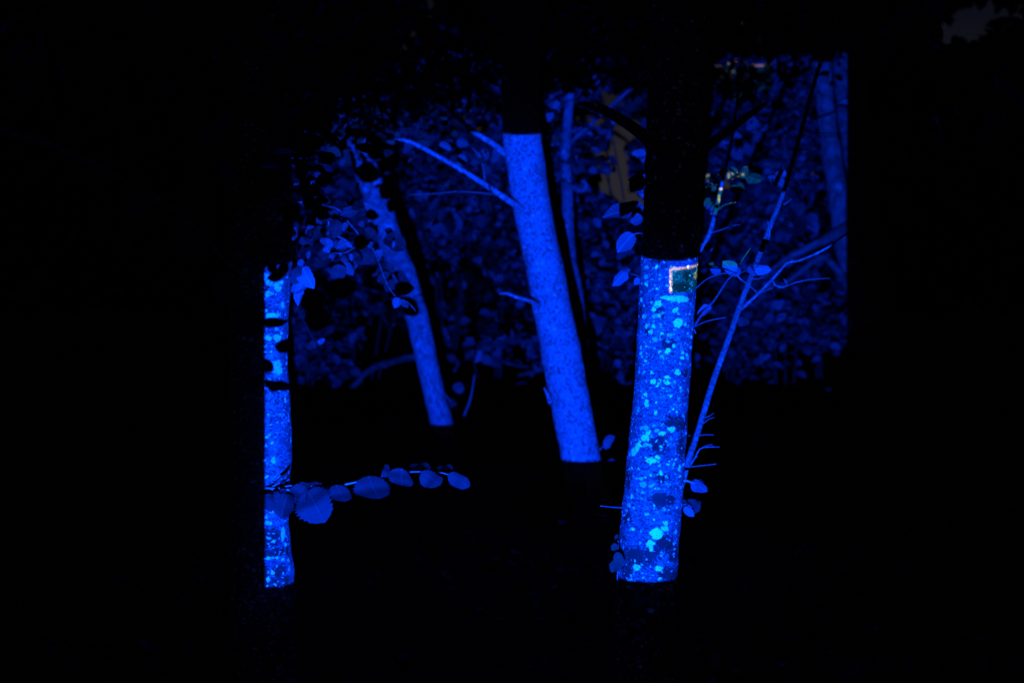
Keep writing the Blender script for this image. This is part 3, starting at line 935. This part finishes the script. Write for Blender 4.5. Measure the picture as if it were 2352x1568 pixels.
for (bx, by, tx, ty, me_, r_, w) in (
        (1395, 330, 1240, 255, PL[1], 0.3, 1.0), (1195, 318, 1030, 350, PL[3], 0.5, 1.1), (790, 340, 745, 495, PL[1], 0.4, 1.0), (1275, 345, 1100, 400, HZ[2], 0.6, 1.0), (1090, 425, 1060, 500, PL[3], 0.4, 1.0), (1200, 400, 1260, 460, PL[1], 0.6, 1.0),
        (955, 590, 840, 600, PL[0], 0.4, 0.8), (900, 640, 930, 690, PL[2], 0.2, 1.2), (960, 590, 950, 650, PL[0], 0.3, 0.9), (1110, 600, 1000, 660, PL[1], 0.2, 1.2), (1090, 600, 1140, 650, PL[3], 0.5, 1.0), (1020, 800, 1005, 958, PL[2], 0.2, 1.0), (1040, 790, 930, 880, PL[1], 0.3, 0.9), (1070, 780, 1145, 905, PL[0], 0.3, 0.85),
        (940, 710, 1020, 800, PL[3], 0.5, 1.0), (1040, 700, 1050, 790, PL[3], 0.7, 1.0), (700, 830, 590, 960, PL[2], 0.3, 0.9), (690, 830, 780, 1010, PL[0], 0.4, 0.9), (760, 960, 580, 1040, PL[1], 0.4, 0.9), (690, 960, 640, 1170, PL[3], 0.6, 0.8), (700, 760, 660, 830, PL[3], 0.3, 1.2),
        (750, 680, 745, 755, PL[3], 0.4, 1.0), (1190, 650, 1330, 780, HZ[0], 0.4, 1.0), (1170, 690, 1210, 790, HZ[1], 0.5, 1.0), (960, 720, 780, 800, HZ[2], 0.5, 1.0), (790, 620, 640, 660, HZ[2], 0.6, 1.1), (1350, 680, 1420, 760, PL[0], 0.7, 1.0), (1430, 560, 1615, 650, HZ[1], 0.5, 1.0),
        (1320, 600, 1290, 650, PL[3], 0.4, 1.0), (1440, 600, 1500, 660, PL[1], 0.3, 1.2), (1510, 590, 1510, 660, PL[3], 0.6, 0.7), (1520, 860, 1350, 850, HZ[1], 0.4, 1.0), (1500, 900, 1370, 950, HZ[2], 0.4, 1.1), (1510, 930, 1440, 1030, HZ[0], 0.5, 0.9), (1520, 860, 1650, 1000, HZ[2], 0.6, 0.8), (1560, 1100, 1520, 1190, PL[1], 0.2, 1.2),
        (1580, 1110, 1490, 1100, PL[2], 0.9, 1.0), (1590, 1120, 1640, 1190, PL[1], 0.4, 1.0), (640, 470, 600, 590, PL[3], 0.6, 1.0), (620, 640, 605, 740, PL[3], 0.4, 0.9), (830, 410, 870, 440, PL[3], 0.3, 1.0), (880, 400, 960, 400, PL[1], 0.6, 0.7), (1080, 530, 1130, 555, PL[1], 0.6, 0.9),
        (820, 270, 950, 330, HZ[2], 1.0, 1.0), (960, 275, 1090, 260, HZ[2], 0.9, 0.9), (1010, 300, 880, 390, HZ[1], 0.5, 1.0), (1250, 270, 1140, 290, HZ[0], 0.9, 1.0), (680, 560, 760, 640, HZ[1], 0.6, 1.0), (1350, 500, 1260, 590, HZ[0], 0.4, 1.2), (900, 480, 780, 560, HZ[2], 0.6, 1.1), (1000, 400, 980, 560, HZ[2], 0.4, 1.1),
        (750, 200, 790, 30, PL[1], 0.5, 0.9), (790, 150, 770, 230, PL[3], 0.4, 1.2), (610, 90, 680, 70, PL[1], 0.6, 0.9), (700, 40, 670, 110, PL[3], 0.4, 1.0), (860, 820, 700, 790, HZ[1], 0.6, 1.0), (830, 1500, 900, 1470, PL[1], 0.4, 1.0), (800, 1490, 740, 1560, HZ[1], 0.4, 1.0)):
    x, y = k1(bx, by)
    x2, y2 = k1(tx, ty)
    d = 7.15 + RNG.uniform(-0.15, 0.35)
    if bx < 800 and by > 800:
        d = 5.75
        me_ = HZ[1] if me_ is PL[2] else me_
    elif bx < 700 and by > 400:
        d = 6.2
    put_leaf(me_, spray, x, y, x2, y2, d, d + RNG.uniform(-0.03, 0.03), roll=r_ * random.choice((1, -1)), wide=w)
rl = random.Random(5)
for i in range(46):
    bx, by = rl.uniform(640, 1480), rl.uniform(230, 960)
    if by > 560 + (bx - 640) * 0.45 and bx < 1250:
        continue
    x, y = k1(bx, by)
    a = rl.uniform(0.4, 2.7)
    ln_ = rl.uniform(14, 27)
    d = rl.uniform(7.0, 7.7)
    put_leaf(rl.choice((HZ[0], HZ[1], HZ[2], PL[0], PL[1], PL[3])), spray, x, y, x + ln_ * math.cos(a), y + ln_ * math.sin(a), d, d + rl.uniform(-0.05, 0.05), roll=rl.uniform(-0.9, 0.9), wide=rl.uniform(0.8, 1.15))
# crown, dark above the beam
pts = []
for i in range(5200):
    x = RNG.uniform(-900, 1000)
    y = RNG.normal(-120, 260)
    d = RNG.uniform(4.2, 6.6)
    if y > 560 or (x > 640 and y > 150 - (x - 640) * 0.35) or (x > 560 and y > 698 * D0 / d - 222):
        continue
    if mnoise.noise(Vector((x * 0.011, y * 0.011, d))) < -0.12:
        continue
    pts.append(tuple(P(x, y, d)))
for i in range(300):
    x = 655 + abs(RNG.normal(0, 62))
    y = RNG.uniform(90, 470)
    d = RNG.uniform(5.1, 5.9)
    if mnoise.noise(Vector((x * 0.02, y * 0.02, 8))) > -0.12:
        pts.append(tuple(P(x, y, d)))
pts = gap_filter(pts, 0.08, 1.0)
foliage(left_tree, pts, 0.08, M_DARK, DK, singles=150)

# ------------------------------------------------------------------ unlit branch hanging in front of the left trunk
hang = thing('hanging_branch', 'dark unlit leafy branch hanging in front of the blue strip of the left trunk', 'branch', tuple(P(-250, 250, 3.9)))
hb = stem('stem', [(-250, 250, 22, 3.9), (100, 330, 18, 3.9), (380, 470, 13, 3.74), (520, 600, 9, 3.72), (600, 680, 6, 3.72), (600, 760, 5, 3.72), (590, 830, 3, 3.72)], M_TWIG, hang, sides=8, step=0.03)
stem('twig', [(520, 600, 6, 3.72), (590, 560, 5, 3.74), (680, 500, 4, 3.9), (760, 470, 3, 3.95)], M_TWIG, hang, sides=6, step=0.03)
stem('twig', [(600, 680, 4, 3.72), (640, 640, 3, 3.72), (665, 620, 2, 3.72)], M_TWIG, hang, sides=6, step=0.03)
stem('twig', [(560, 660, 4, 3.72), (612, 665, 3.5, 3.72), (625, 638, 3, 3.72), (640, 614, 2, 3.72)], M_TWIG, hang, sides=6, step=0.03)
for (bx, by, tx, ty, r_, w) in ((600, 735, 662, 742, 1.05, 0.8), (612, 640, 668, 618, 0.9, 0.8), (618, 625, 634, 604, 0.4, 1.0), (640, 622, 664, 606, 0.6, 1.0), (668, 800, 630, 792, 0.5, 1.3), (648, 782, 672, 806, 0.3, 1.4), (600, 830, 628, 852, 0.4, 1.2), (604, 872, 676, 896, 1.1, 0.9),
                           (720, 482, 760, 502, 1.0, 1.0), (760, 655, 815, 668, 0.5, 1.2), (690, 690, 735, 692, 0.3, 1.3), (700, 735, 762, 728, 0.4, 1.2), (840, 488, 870, 500, 0.4, 1.2), (812, 552, 848, 560, 0.5, 1.2), (905, 660, 952, 664, 0.5, 1.0), (560, 900, 605, 870, 0.5, 1.0), (540, 760, 600, 735, 0.6, 1.0), (560, 700, 590, 770, 0.5, 1.0), (500, 640, 545, 700, 0.4, 1.1), (430, 520, 460, 600, 0.4, 1.1), (300, 430, 330, 500, 0.5, 1.1), (575, 600, 620, 560, 0.4, 1.1), (630, 520, 680, 540, 0.4, 1.0), (650, 500, 690, 470, 0.5, 1.0)):
    put_leaf(DK[(bx + ty) % 3], hb, bx, by, tx, ty, 3.72 + RNG.uniform(-0.05, 0.1), roll=r_, wide=w * 1.3)

# ------------------------------------------------------------------ centre tree
d3 = 9.17
T3 = [(1367, 1225, 118), (1360, 1190, 104), (1336, 1060, 91), (1306, 904, 91), (1288, 805, 91), (1264, 689, 88), (1250, 607, 85), (1243, 581, 86), (1220, 464, 88), (1200, 317, 88), (1194, 200, 87), (1194, 0, 84), (1200, -400, 78), (1215, -1000, 60)]
mid_tree = thing('leaning_tree', 'thick speckled tree in the middle leaning left with a long bare side branch', 'tree', base_of(T3, d3))
stem('trunk', T3, M_T3, mid_tree, d3, sides=40, step=0.03, bump=0.006, lump=0.03, seed=11.0, freq=16)
br = stem('branch', [(1215, 490, 16, 9.15), (1180, 468, 15, 9.0), (1120, 428, 12, 8.95), (1060, 390, 11, 8.9), (990, 350, 10, 8.9), (940, 325, 9, 8.9), (900, 314, 7, 8.9), (840, 280, 6, 8.9), (760, 200, 4, 8.9)], M_T3, mid_tree, sides=10, step=0.04, bump=0.002)
stem('branch', [(1195, 375, 18, 9.2), (1165, 356, 16, 9.2), (1125, 325, 13, 9.2), (1095, 308, 12, 9.2), (1040, 260, 9, 9.2), (960, 180, 6, 9.2)], M_T3, mid_tree, sides=10, step=0.04, bump=0.002)
stem('stub', [(1245, 706, 12, 9.1), (1220, 692, 9, 8.95), (1185, 682, 7, 8.9), (1165, 674, 7, 8.9), (1147, 674, 5, 8.9)], M_T3, mid_tree, sides=8, step=0.03, bump=0.002)
stem('twig', [(1115, 428, 5, 8.95), (1112, 400, 4, 8.95), (1105, 365, 4, 9.0), (1085, 340, 3, 9.0)], M_TWIG, mid_tree, sides=6, step=0.03)
stem('twig', [(1150, 448, 4, 8.95), (1060, 440, 3, 9.1), (1000, 445, 2, 9.2), (930, 448, 1.5, 9.2)], M_TWIG, mid_tree, sides=6, step=0.03)
stem('twig', [(1264, 925, 14, 9.1), (1258, 905, 8, 9.0), (1250, 890, 4, 9.0)], M_T3, mid_tree, sides=8, step=0.03, bump=0.002)
for (x, y, x2, y2, d, r_) in ((1120, 348, 1098, 372, 9.3, 0.2), (1100, 372, 1078, 382, 9.3, 0.4), (1155, 345, 1130, 372, 9.3, 0.5), (1070, 360, 1050, 380, 9.3, 0.3), (1050, 322, 1075, 335, 9.3, 0.4), (1010, 330, 1035, 345, 9.3, 0.3), (1400, 1010, 1388, 1030, 9.1, 0.4), (1390, 1012, 1412, 1004, 9.1, 0.3), (1395, 1062, 1412, 1056, 9.1, 0.2), (950, 330, 925, 350, 9.2, 0.6)):
    put_leaf(PL[(x + y) % 4], br, x, y, x2, y2, d, roll=r_)
stem('twig', [(1370, 1040, 5, 9.17), (1390, 1020, 3, 9.1), (1400, 1010, 2, 9.1), (1412, 1000, 2, 9.1)], M_TWIG, mid_tree, sides=6, step=0.03)
for (a, b) in (((1198, -150, 34), [(1050, -300, 22), (850, -420, 12)]), ((1205, -400, 30), [(1400, -600, 20), (1600, -720, 10)]), ((1195, 60, 26), [(1290, -30, 16), (1380, -140, 9)])):
    stem('limb', [a] + b, M_T3, mid_tree, d3, sides=8, step=0.1)
pts = []
for i in range(12000):
    x = RNG.uniform(560, 1500)
    d = RNG.uniform(8.2, 11.0)
    y = RNG.uniform(-420, 470)
    edge = 300 if x < 900 else (270 if x < 1150 else (200 if x < 1300 else 110))
    over = y - edge - 60 * mnoise.noise(Vector((x * 0.012, 2.0, 0)))
    if over > 0 and RNG.uniform() > 0.16 * math.exp(-over / 70):
        continue
    if 1150 < x < 1290 and d < 9.4 and y > -200:
        continue
    if mnoise.noise(Vector((x * 0.010, y * 0.012, d * 1.4))) < -0.17:
        continue
    pts.append(tuple(P(x, y, d)))
pts = gap_filter(pts, 0.075, 0.9)
foliage(mid_tree, pts, 0.085, M_DARK, DK, singles=280)

# ------------------------------------------------------------------ second leaning tree, further left
d2 = 11.5
T2 = [(1040, 1105, 66), (1033, 1070, 58), (1011, 958, 51), (997, 904, 48), (975, 805, 50), (952, 706, 52), (931, 640, 54), (906, 581, 57), (868, 464, 58), (845, 400, 58), (800, 260, 56), (735, 60, 52), (660, -200, 46), (540, -600, 34)]
t2 = thing('leaning_tree', 'slimmer leaning tree behind the spray of leaves, left of the thick speckled one', 'tree', base_of(T2, d2))
stem('trunk', T2, M_T2, t2, d2, sides=28, step=0.05, bump=0.008, lump=0.05, seed=17.0, freq=12)
stem('twig', [(1018, 900, 6, 11.5), (1030, 915, 4, 11.6), (1042, 925, 3, 11.7)], M_T2, t2, sides=6, step=0.05)
for (x, y, x2, y2, r_) in ((1050, 878, 1058, 905, 0.2), (1018, 918, 1048, 932, 0.6), (1066, 890, 1044, 896, 0.3)):
    put_leaf(PL[x % 4], t2, x, y, x2, y2, 11.8, roll=r_)
stem('twig', [(1090, 860, 4, 12.2), (1084, 900, 4, 12.2), (1076, 930, 6, 12.2), (1066, 955, 4, 12.2), (1060, 1010, 4, 12.2)], M_TWIG, t2, sides=6, step=0.05)
pts = []
for i in range(2600):
    x = RNG.uniform(420, 1000)
    y = RNG.uniform(-500, 330)
    d = RNG.uniform(10.8, 13.2)
    if mnoise.noise(Vector((x * 0.012, y * 0.012, d))) < -0.05:
        continue
    pts.append(tuple(P(x, y, d)))
pts = gap_filter(pts, 0.08, 1.0)
foliage(t2, pts, 0.085, M_DARK, DK, singles=60)

# ------------------------------------------------------------------ slender tree half hidden behind the centre tree
d6 = 11.7
T6 = [(1372, 1110, 40), (1360, 960, 34), (1338, 785, 28), (1323, 673, 31), (1307, 571, 30), (1303, 436, 26), (1300, 354, 24), (1304, 280, 22), (1310, 205, 20), (1316, 100, 18), (1322, -50, 24), (1330, -400, 16)]
t6 = thing('slender_tree', 'slender blue lit tree half hidden in the shadow behind the thick speckled trunk', 'tree', base_of(T6, d6))
stem('trunk', T6, M_T6, t6, d6, sides=20, step=0.05, bump=0.006, lump=0.05, seed=27.0, freq=14)
stem('branch', [(1300, 338, 12, 11.7), (1330, 310, 10, 11.8), (1380, 265, 9, 11.9), (1430, 220, 8, 12.0), (1470, 185, 6, 12.1), (1540, 110, 4, 12.2)], M_T6, t6, sides=8, step=0.06, bump=0.002)
pts = []
for i in range(430):
    pts.append(tuple(P(1300 + RNG.normal(0, 30), RNG.uniform(90, 430), RNG.uniform(11.6, 12.1))))
for i in range(7000):
    x = RNG.uniform(1235, 2000)
    d = RNG.uniform(10.2, 13.0)
    edge = 150 if x < 1500 else 90
    y = RNG.uniform(-420, 330)
    over = y - edge - 90 * mnoise.noise(Vector((x * 0.011, 4.0, d)))
    if over > 0 and RNG.uniform() > 0.30 * math.exp(-over / 60):
        continue
    if over <= 0 and mnoise.noise(Vector((x * 0.010, y * 0.010, d))) < -0.14:
        continue
    pts.append(tuple(P(x, y, d)))
pts = gap_filter(pts, 0.08, 1.0)
foliage(t6, pts, 0.085, M_BUSH, BU, singles=160)

# ------------------------------------------------------------------ far right tree, cut by the edge of the beam
d5 = 15.0
T5 = [(2040, 990, 64), (2020, 930, 60), (1972, 690, 52), (1954, 620, 50), (1936, 520, 50), (1917, 400, 44), (1903, 300, 42), (1891, 180, 42), (1884, 90, 40), (1874, 0, 38), (1850, -300, 30), (1830, -600, 22)]
t5 = thing('distant_tree', 'blurred far right tree leaning left, its lit trunk cut by a straight upright edge', 'tree', base_of(T5, d5))
stem('trunk', T5, M_T5, t5, d5, sides=24, step=0.06, bump=0.014, lump=0.10, seed=37.0, freq=9)
T5B = [(2050, 960, 92), (2010, 700, 88), (1985, 540, 84), (1958, 330, 80), (1950, 140, 78), (1946, -200, 66), (1940, -600, 50)]
t5b = thing('distant_tree', 'straight upright tree just behind the far right leaning one, a narrow lit strip', 'tree', base_of(T5B, 16.3))
stem('trunk', T5B, M_T5, t5b, 16.3, sides=24, step=0.08, bump=0.012, lump=0.06, seed=39.0, freq=9)
stem('limb', [(1950, -50, 40, 16.3), (2050, -160, 26, 16.2), (2200, -240, 12, 16.2)], M_T5, t5b, sides=8, step=0.1)
stem('branch', [(1950, 520, 34, 14.9), (1905, 546, 22, 14.7), (1855, 570, 17, 14.6), (1800, 598, 11, 14.6), (1750, 640, 8, 14.6)], M_T5, t5, sides=10, step=0.08, bump=0.006)
stem('branch', [(1940, 640, 20, 14.9), (1890, 590, 14, 14.7), (1840, 625, 10, 14.6), (1790, 660, 6, 14.6)], M_T5, t5, sides=8, step=0.08, bump=0.004)
stem('branch', [(1890, 190, 22, 14.9), (1905, 120, 18, 14.9), (1925, 40, 14, 14.9), (1950, -80, 8, 14.9)], M_T5, t5, sides=10, step=0.08, bump=0.006)
pts = []
for i in range(1500):
    x = RNG.uniform(1560, 2300)
    y = RNG.uniform(-420, 130) if RNG.uniform() < 0.8 else RNG.uniform(100, 420)
    d = RNG.uniform(13.5, 16)
    if 1860 < x < 1980 and d < 15:
        continue
    if mnoise.noise(Vector((x * 0.012, y * 0.012, d))) < -0.1:
        continue
    pts.append(tuple(P(x, y, d)))
pts = gap_filter(pts, 0.10, 1.0)
foliage(t5, pts, 0.10, M_BUSH, BU, singles=60)

# ------------------------------------------------------------------ saplings right of the near tree
ds = 7.02
def sap_d(y):
    return 5.72 + max(0.0, 1090 - y) / 640 * 1.20


SAP = [(1500, 1660, 18), (1515, 1400, 17), (1545, 1200, 16), (1574, 1080, 15), (1600, 1000, 14), (1640, 870, 14), (1680, 760, 13.5), (1702, 695, 13), (1735, 610, 12), (1765, 530, 11.5), (1800, 440, 10.5), (1835, 320, 10), (1865, 210, 9.5), (1886, 140, 9), (1903, 95, 7), (1920, 20, 5), (1935, -120, 3)]
SAP = [(x, y, w, sap_d(y)) for x, y, w in SAP]
sap = thing('sapling', 'thin bare sapling slanting up to the right beside the lichen spotted trunk', 'sapling', base_of([SAP[0][:3]], SAP[0][3]))
stem('trunk', SAP, M_SAP, sap, sides=12, step=0.02, bump=0.0012, lump=0.05, seed=51.0, freq=60)
b1 = stem('branch', [(1700, 712, 8, 6.48), (1730, 685, 7, 6.5), (1775, 640, 6.5, 6.53), (1808, 604, 6, 6.56), (1830, 600, 5.5, 6.58), (1862, 588, 5, 6.6), (1905, 566, 4.5, 6.62), (1945, 536, 4, 6.64), (2000, 500, 2.5, 6.7)], M_SAP, sap, sides=8, step=0.02, bump=0.0008)
stem('branch', [(1886, 145, 7), (1875, 120, 6), (1866, 95, 5), (1850, 40, 4), (1840, -60, 2.5)], M_SAP, sap, sap_d(140), sides=8, step=0.03)
for pp in ([(1772, 642, 4), (1790, 660, 3), (1830, 648, 2), (1870, 641, 1.8), (1907, 639, 1.4)], [(1775, 655, 3), (1795, 658, 2), (1802, 662, 1.5)], [(1740, 672, 3), (1760, 667, 2), (1777, 660, 1.4)], [(1806, 642, 3), (1810, 655, 2.5), (1800, 640, 2)],
           [(1762, 560, 5), (1768, 535, 4), (1764, 508, 3.5)], [(1722, 640, 3), (1745, 640, 2), (1756, 632, 1.5)], [(1612, 975, 3), (1628, 962, 2), (1641, 958, 1.4)], [(1616, 960, 3), (1630, 955, 2), (1640, 948, 1.4)], [(1606, 1000, 3), (1617, 998, 2), (1640, 998, 1.4)], [(1586, 1000, 2), (1580, 1000, 1.5)],
           [(1585, 1068, 6), (1598, 1048, 4), (1608, 1030, 3), (1630, 1026, 2.2), (1653, 1026, 1.6)], [(1608, 1030, 2.5), (1625, 1022, 2), (1638, 1020, 1.4)], [(1580, 1072, 3), (1610, 1069, 2.2), (1645, 1065, 1.6)], [(1590, 1055, 4), (1602, 1048, 3)],
           [(1800, 470, 4), (1812, 462, 2.5), (1820, 455, 1.5)], [(1845, 300, 3), (1880, 306, 2), (1920, 304, 1.4)], [(1838, 345, 3), (1862, 340, 2), (1878, 330, 1.4)]):
    stem('twig', pp, M_SAP, sap, 6.52 if 1730 < pp[0][0] and pp[0][1] > 600 else sap_d(pp[0][1]), sides=6, step=0.015)
for (x, y, x2, y2, d, r_, i) in ((1694, 732, 1727, 748, 6.42, 0.3, 0), (1800, 430, 1757, 398, 8.1, 0.3, 1), (1806, 400, 1776, 398, 8.1, 0.2, 2), (1795, 385, 1762, 385, 8.1, 0.4, 3), (1812, 395, 1802, 418, 8.1, 0.5, 0), (1720, 612, 1738, 640, 6.55, 0.4, 1), (1748, 615, 1768, 628, 6.6, 0.3, 0)):
    put_leaf(HZ[i] if i in (0, 3) else PL[i], b1, x, y, x + (x2 - x) * 0.8, y + (y2 - y) * 0.8, d, roll=r_ * 1.6, wide=0.85)
# second, thinner sapling: crosses the projected menu box
d7 = 7.25
SP2 = [(1480, 1360, 12), (1520, 900, 11), (1560, 700, 11), (1603, 594, 10.5), (1630, 536, 10), (1644, 484, 9.5), (1655, 437, 9), (1664, 398, 8), (1678, 335, 7), (1690, 260, 6), (1700, 160, 4.5), (1712, 20, 3)]
sap2 = thing('sapling', 'thin sapling rising behind the right edge of the lichen spotted trunk to green lit leaves', 'sapling', base_of(SP2, d7))
s2 = stem('trunk', SP2, M_SAP, sap2, d7, sides=10, step=0.02, bump=0.001, seed=61.0, freq=60)
stem('branch', [(1655, 440, 6, 7.25), (1672, 415, 5, 7.6), (1695, 405, 4, 8.0), (1730, 405, 3, 8.1), (1752, 410, 2, 8.1)], M_SAP, sap2, sides=6, step=0.02)
stem('branch', [(1655, 440, 5, 7.25), (1640, 425, 4, 7.7), (1620, 412, 3, 8.0)], M_SAP, sap2, sides=6, step=0.02)
stem('twig', [(1645, 485, 4, 7.25), (1665, 470, 2.5, 7.25), (1690, 465, 2, 7.25)], M_SAP, sap2, sides=6, step=0.02)
stem('twig', [(1632, 535, 3.5, 7.25), (1650, 530, 2.5, 7.25), (1685, 518, 1.6, 7.25), (1700, 516, 1.4, 7.25)], M_SAP, sap2, sides=6, step=0.02)
for (x, y, x2, y2, d, r_, i) in ((1615, 418, 1630, 398, 8.05, 0.3, 1), (1622, 420, 1606, 402, 8.05, 0.4, 0), (1640, 440, 1622, 428, 7.9, 0.6, 0), (1640, 425, 1658, 442, 7.9, 0.5, 2), (1652, 405, 1662, 384, 8.05, 0.4, 1), (1668, 408, 1690, 392, 8.05, 0.5, 0), (1690, 402, 1676, 384, 8.05, 0.3, 2), (1700, 408, 1718, 383, 8.05, 0.3, 1), (1712, 410, 1748, 405, 8.05, 0.5, 3), (1716, 405, 1748, 418, 8.05, 0.7, 1), (1698, 420, 1706, 440, 8.0, 0.3, 0), (1685, 425, 1690, 446, 8.0, 0.4, 2),
                               (1650, 470, 1632, 492, 7.4, 0.3, 3), (1642, 470, 1622, 478, 7.5, 0.3, 0), (1630, 455, 1618, 474, 7.5, 0.2, 3), (1655, 478, 1645, 490, 7.4, 0.3, 1), (1636, 575, 1610, 560, 7.25, 0.6, 1)):
    put_leaf(PL[i], s2, x, y, x2, y2, d, roll=r_)

# ------------------------------------------------------------------ fallen bough behind the trunks
FB = [(740, 985, 15, 15.6), (800, 905, 15, 15.6), (845, 852, 14, 15.6), (885, 836, 15, 15.6), (950, 820, 16, 15.6), (1040, 822, 20, 15.6), (1105, 806, 22, 15.5), (1150, 786, 25, 15.5), (1240, 772, 24, 15.5), (1330, 778, 18, 15.4), (1400, 800, 10, 15.4)]
fb = thing('fallen_bough', 'long curved bough lying low behind the leaning trunks near the bottom of the blue light', 'branch', tuple(P(740, 985, 15.6)))
stem('stem', FB, M_LOG, fb, sides=14, step=0.06, bump=0.008, lump=0.06, freq=10)
stem('branch', [(1130, 795, 12, 15.5), (1145, 825, 10, 15.4), (1190, 840, 7, 15.4), (1240, 845, 4, 15.4)], M_LOG, fb, sides=8, step=0.08)
stem('branch', [(1250, 772, 14, 15.5), (1262, 825, 12, 15.3), (1240, 850, 10, 15.2), (1190, 862, 6, 15.2)], M_LOG, fb, sides=8, step=0.08)

# ------------------------------------------------------------------ bushes of the background
LAB = ['leafy bush behind the spray of leaves at the left end of the blue light', 'leafy bush directly left of the slimmer leaning tree', 'dense bush between the two leaning trees', 'bush right behind the long bare side branch of the speckled tree',
       'low leafy bush just right of the slender shadowed tree', 'bush below the largest gap of grey night sky', 'tall bush behind the lichen spotted trunk', 'tall bush right of the lichen spotted trunk behind the sapling stem', 'bush behind the upper half of the slanting sapling',
       'bush beneath the side branch of the far right tree', 'dark bush right of the vertical edge of the blue light', 'dark bush at the left outside the blue light', 'dark bush far to the right in the unlit wood', 'dark bush at the far left in the unlit wood']
SPEC = [(680, 16.0, 1.0, 4.4, 2400), (830, 17.0, 1.0, 4.6, 2400), (1000, 15.8, 0.9, 4.2, 2400), (1130, 17.2, 1.0, 4.8, 2400), (1360, 15.2, 0.8, 2.4, 1500), (1450, 17.0, 0.95, 4.7, 2400), (1560, 16.0, 1.0, 4.9, 2200), (1690, 16.6, 0.95, 5.0, 2600), (1800, 16.2, 0.9, 4.9, 2600),
        (1880, 17.2, 0.9, 3.6, 2200), (2080, 16.5, 1.2, 4.6, 1800), (480, 15.5, 1.3, 4.4, 1800), (2330, 16.0, 1.4, 4.8, 1600), (160, 15.5, 1.6, 4.8, 1600)]
for i, (x, d, hw, h, n) in enumerate(SPEC):
    b = P(x, 900, d)
    loc = Vector((b.x, b.y, ground_h(b.x, b.y)))
    bush = thing('leafy_bush', LAB[i], 'bush', loc, 'leafy bushes behind the lit trunks')
    for k_ in range(4):
        a = k_ / 4 * 6.28 + RNG.uniform(0, 1)
        o = Vector((math.cos(a), math.sin(a), 0))
        hh = h * RNG.uniform(0.7, 0.98)
        tube('stem', [(loc - Vector((0, 0, 0.05)) + o * 0.1, 0.016), (loc + o * hw * 0.25 + Vector((RNG.uniform(-.25, .25), RNG.uniform(0, .3), hh * 0.4)), 0.011), (loc + o * hw * 0.65 + Vector((RNG.uniform(-.3, .3), 0, hh * 0.75)), 0.009), (loc + o * hw * 0.9 + Vector((0, 0, hh)), 0.004)], M_DTWIG, bush, sides=6, step=0.3)
    pts = clumps(n, (loc.x, loc.y, loc.z + h * 0.52), (hw * 1.25, 1.0, h * 0.52), k=24, sig=0.11, lowcut=0.15)
    pts = [p for p in pts if p[2] > 0.55 + 1.0 * mnoise.noise(Vector((p[0] * 1.3, 9, p[1] * 0.4)))]
    pts = gap_filter([tuple(p) for p in pts], 0.10, 1.0)
    foliage(bush, pts[:int(len(pts) * 0.72)], 0.125, M_BUSH, BU, singles=110 if i < 10 else 30, face=-0.3)

# ------------------------------------------------------------------ the far wood, one mass
pts = []
N = 85000
xs_ = RNG.uniform(-900, 3250, N)
ys_ = RNG.uniform(-900, 1010, N)
dd_ = RNG.uniform(24, 36, N)
M2 = 26000
xs_ = np.concatenate([xs_, RNG.uniform(-900, 620, M2 // 2), RNG.uniform(1960, 3250, M2 // 2)])
ys_ = np.concatenate([ys_, RNG.uniform(-500, 900, M2)])
dd_ = np.concatenate([dd_, RNG.uniform(24, 36, M2)])
for x, y, d in zip(xs_, ys_, dd_):
    pts.append(tuple(P(x, y, d)))
pts = [p for p in gap_filter(pts, 0.44, 1.0) if p[2] > 1.1 + 1.3 * mnoise.noise(Vector((p[0] * 0.6, p[1] * 0.3, 2)))]
tag(link('far_wood', leaves_mesh('far_wood', np.array(pts), 0.50, M_FAR, True, 0.3, -0.8)), kind='stuff')

# ------------------------------------------------------------------ leaf litter and low plants of the forest floor
pts = []
for i in range(9000):
    y = 2.2 + 16 * RNG.uniform() ** 1.6
    x = RNG.uniform(-0.55, 0.55) * (y + 2)
    pts.append((x, y, ground_h(x, y) + RNG.uniform(0.005, 0.05)))
tag(link('leaf_litter', leaves_mesh('leaf_litter', np.array(pts), 0.07, M_LITTER, True, 0.0, 0.0)), kind='stuff')
pts = []
for i in range(6000):
    y = 3.0 + 13 * RNG.uniform() ** 1.3
    x = RNG.uniform(-0.5, 0.5) * (y + 2)
    if mnoise.noise(Vector((x * 0.9, y * 0.9, 7))) < 0.05:
        continue
    pts.append((x, y, ground_h(x, y) + RNG.uniform(0.05, 0.32)))
tag(link('undergrowth', leaves_mesh('undergrowth', np.array(pts), 0.08, M_DARK, True, 0.2, -0.2)), kind='stuff')
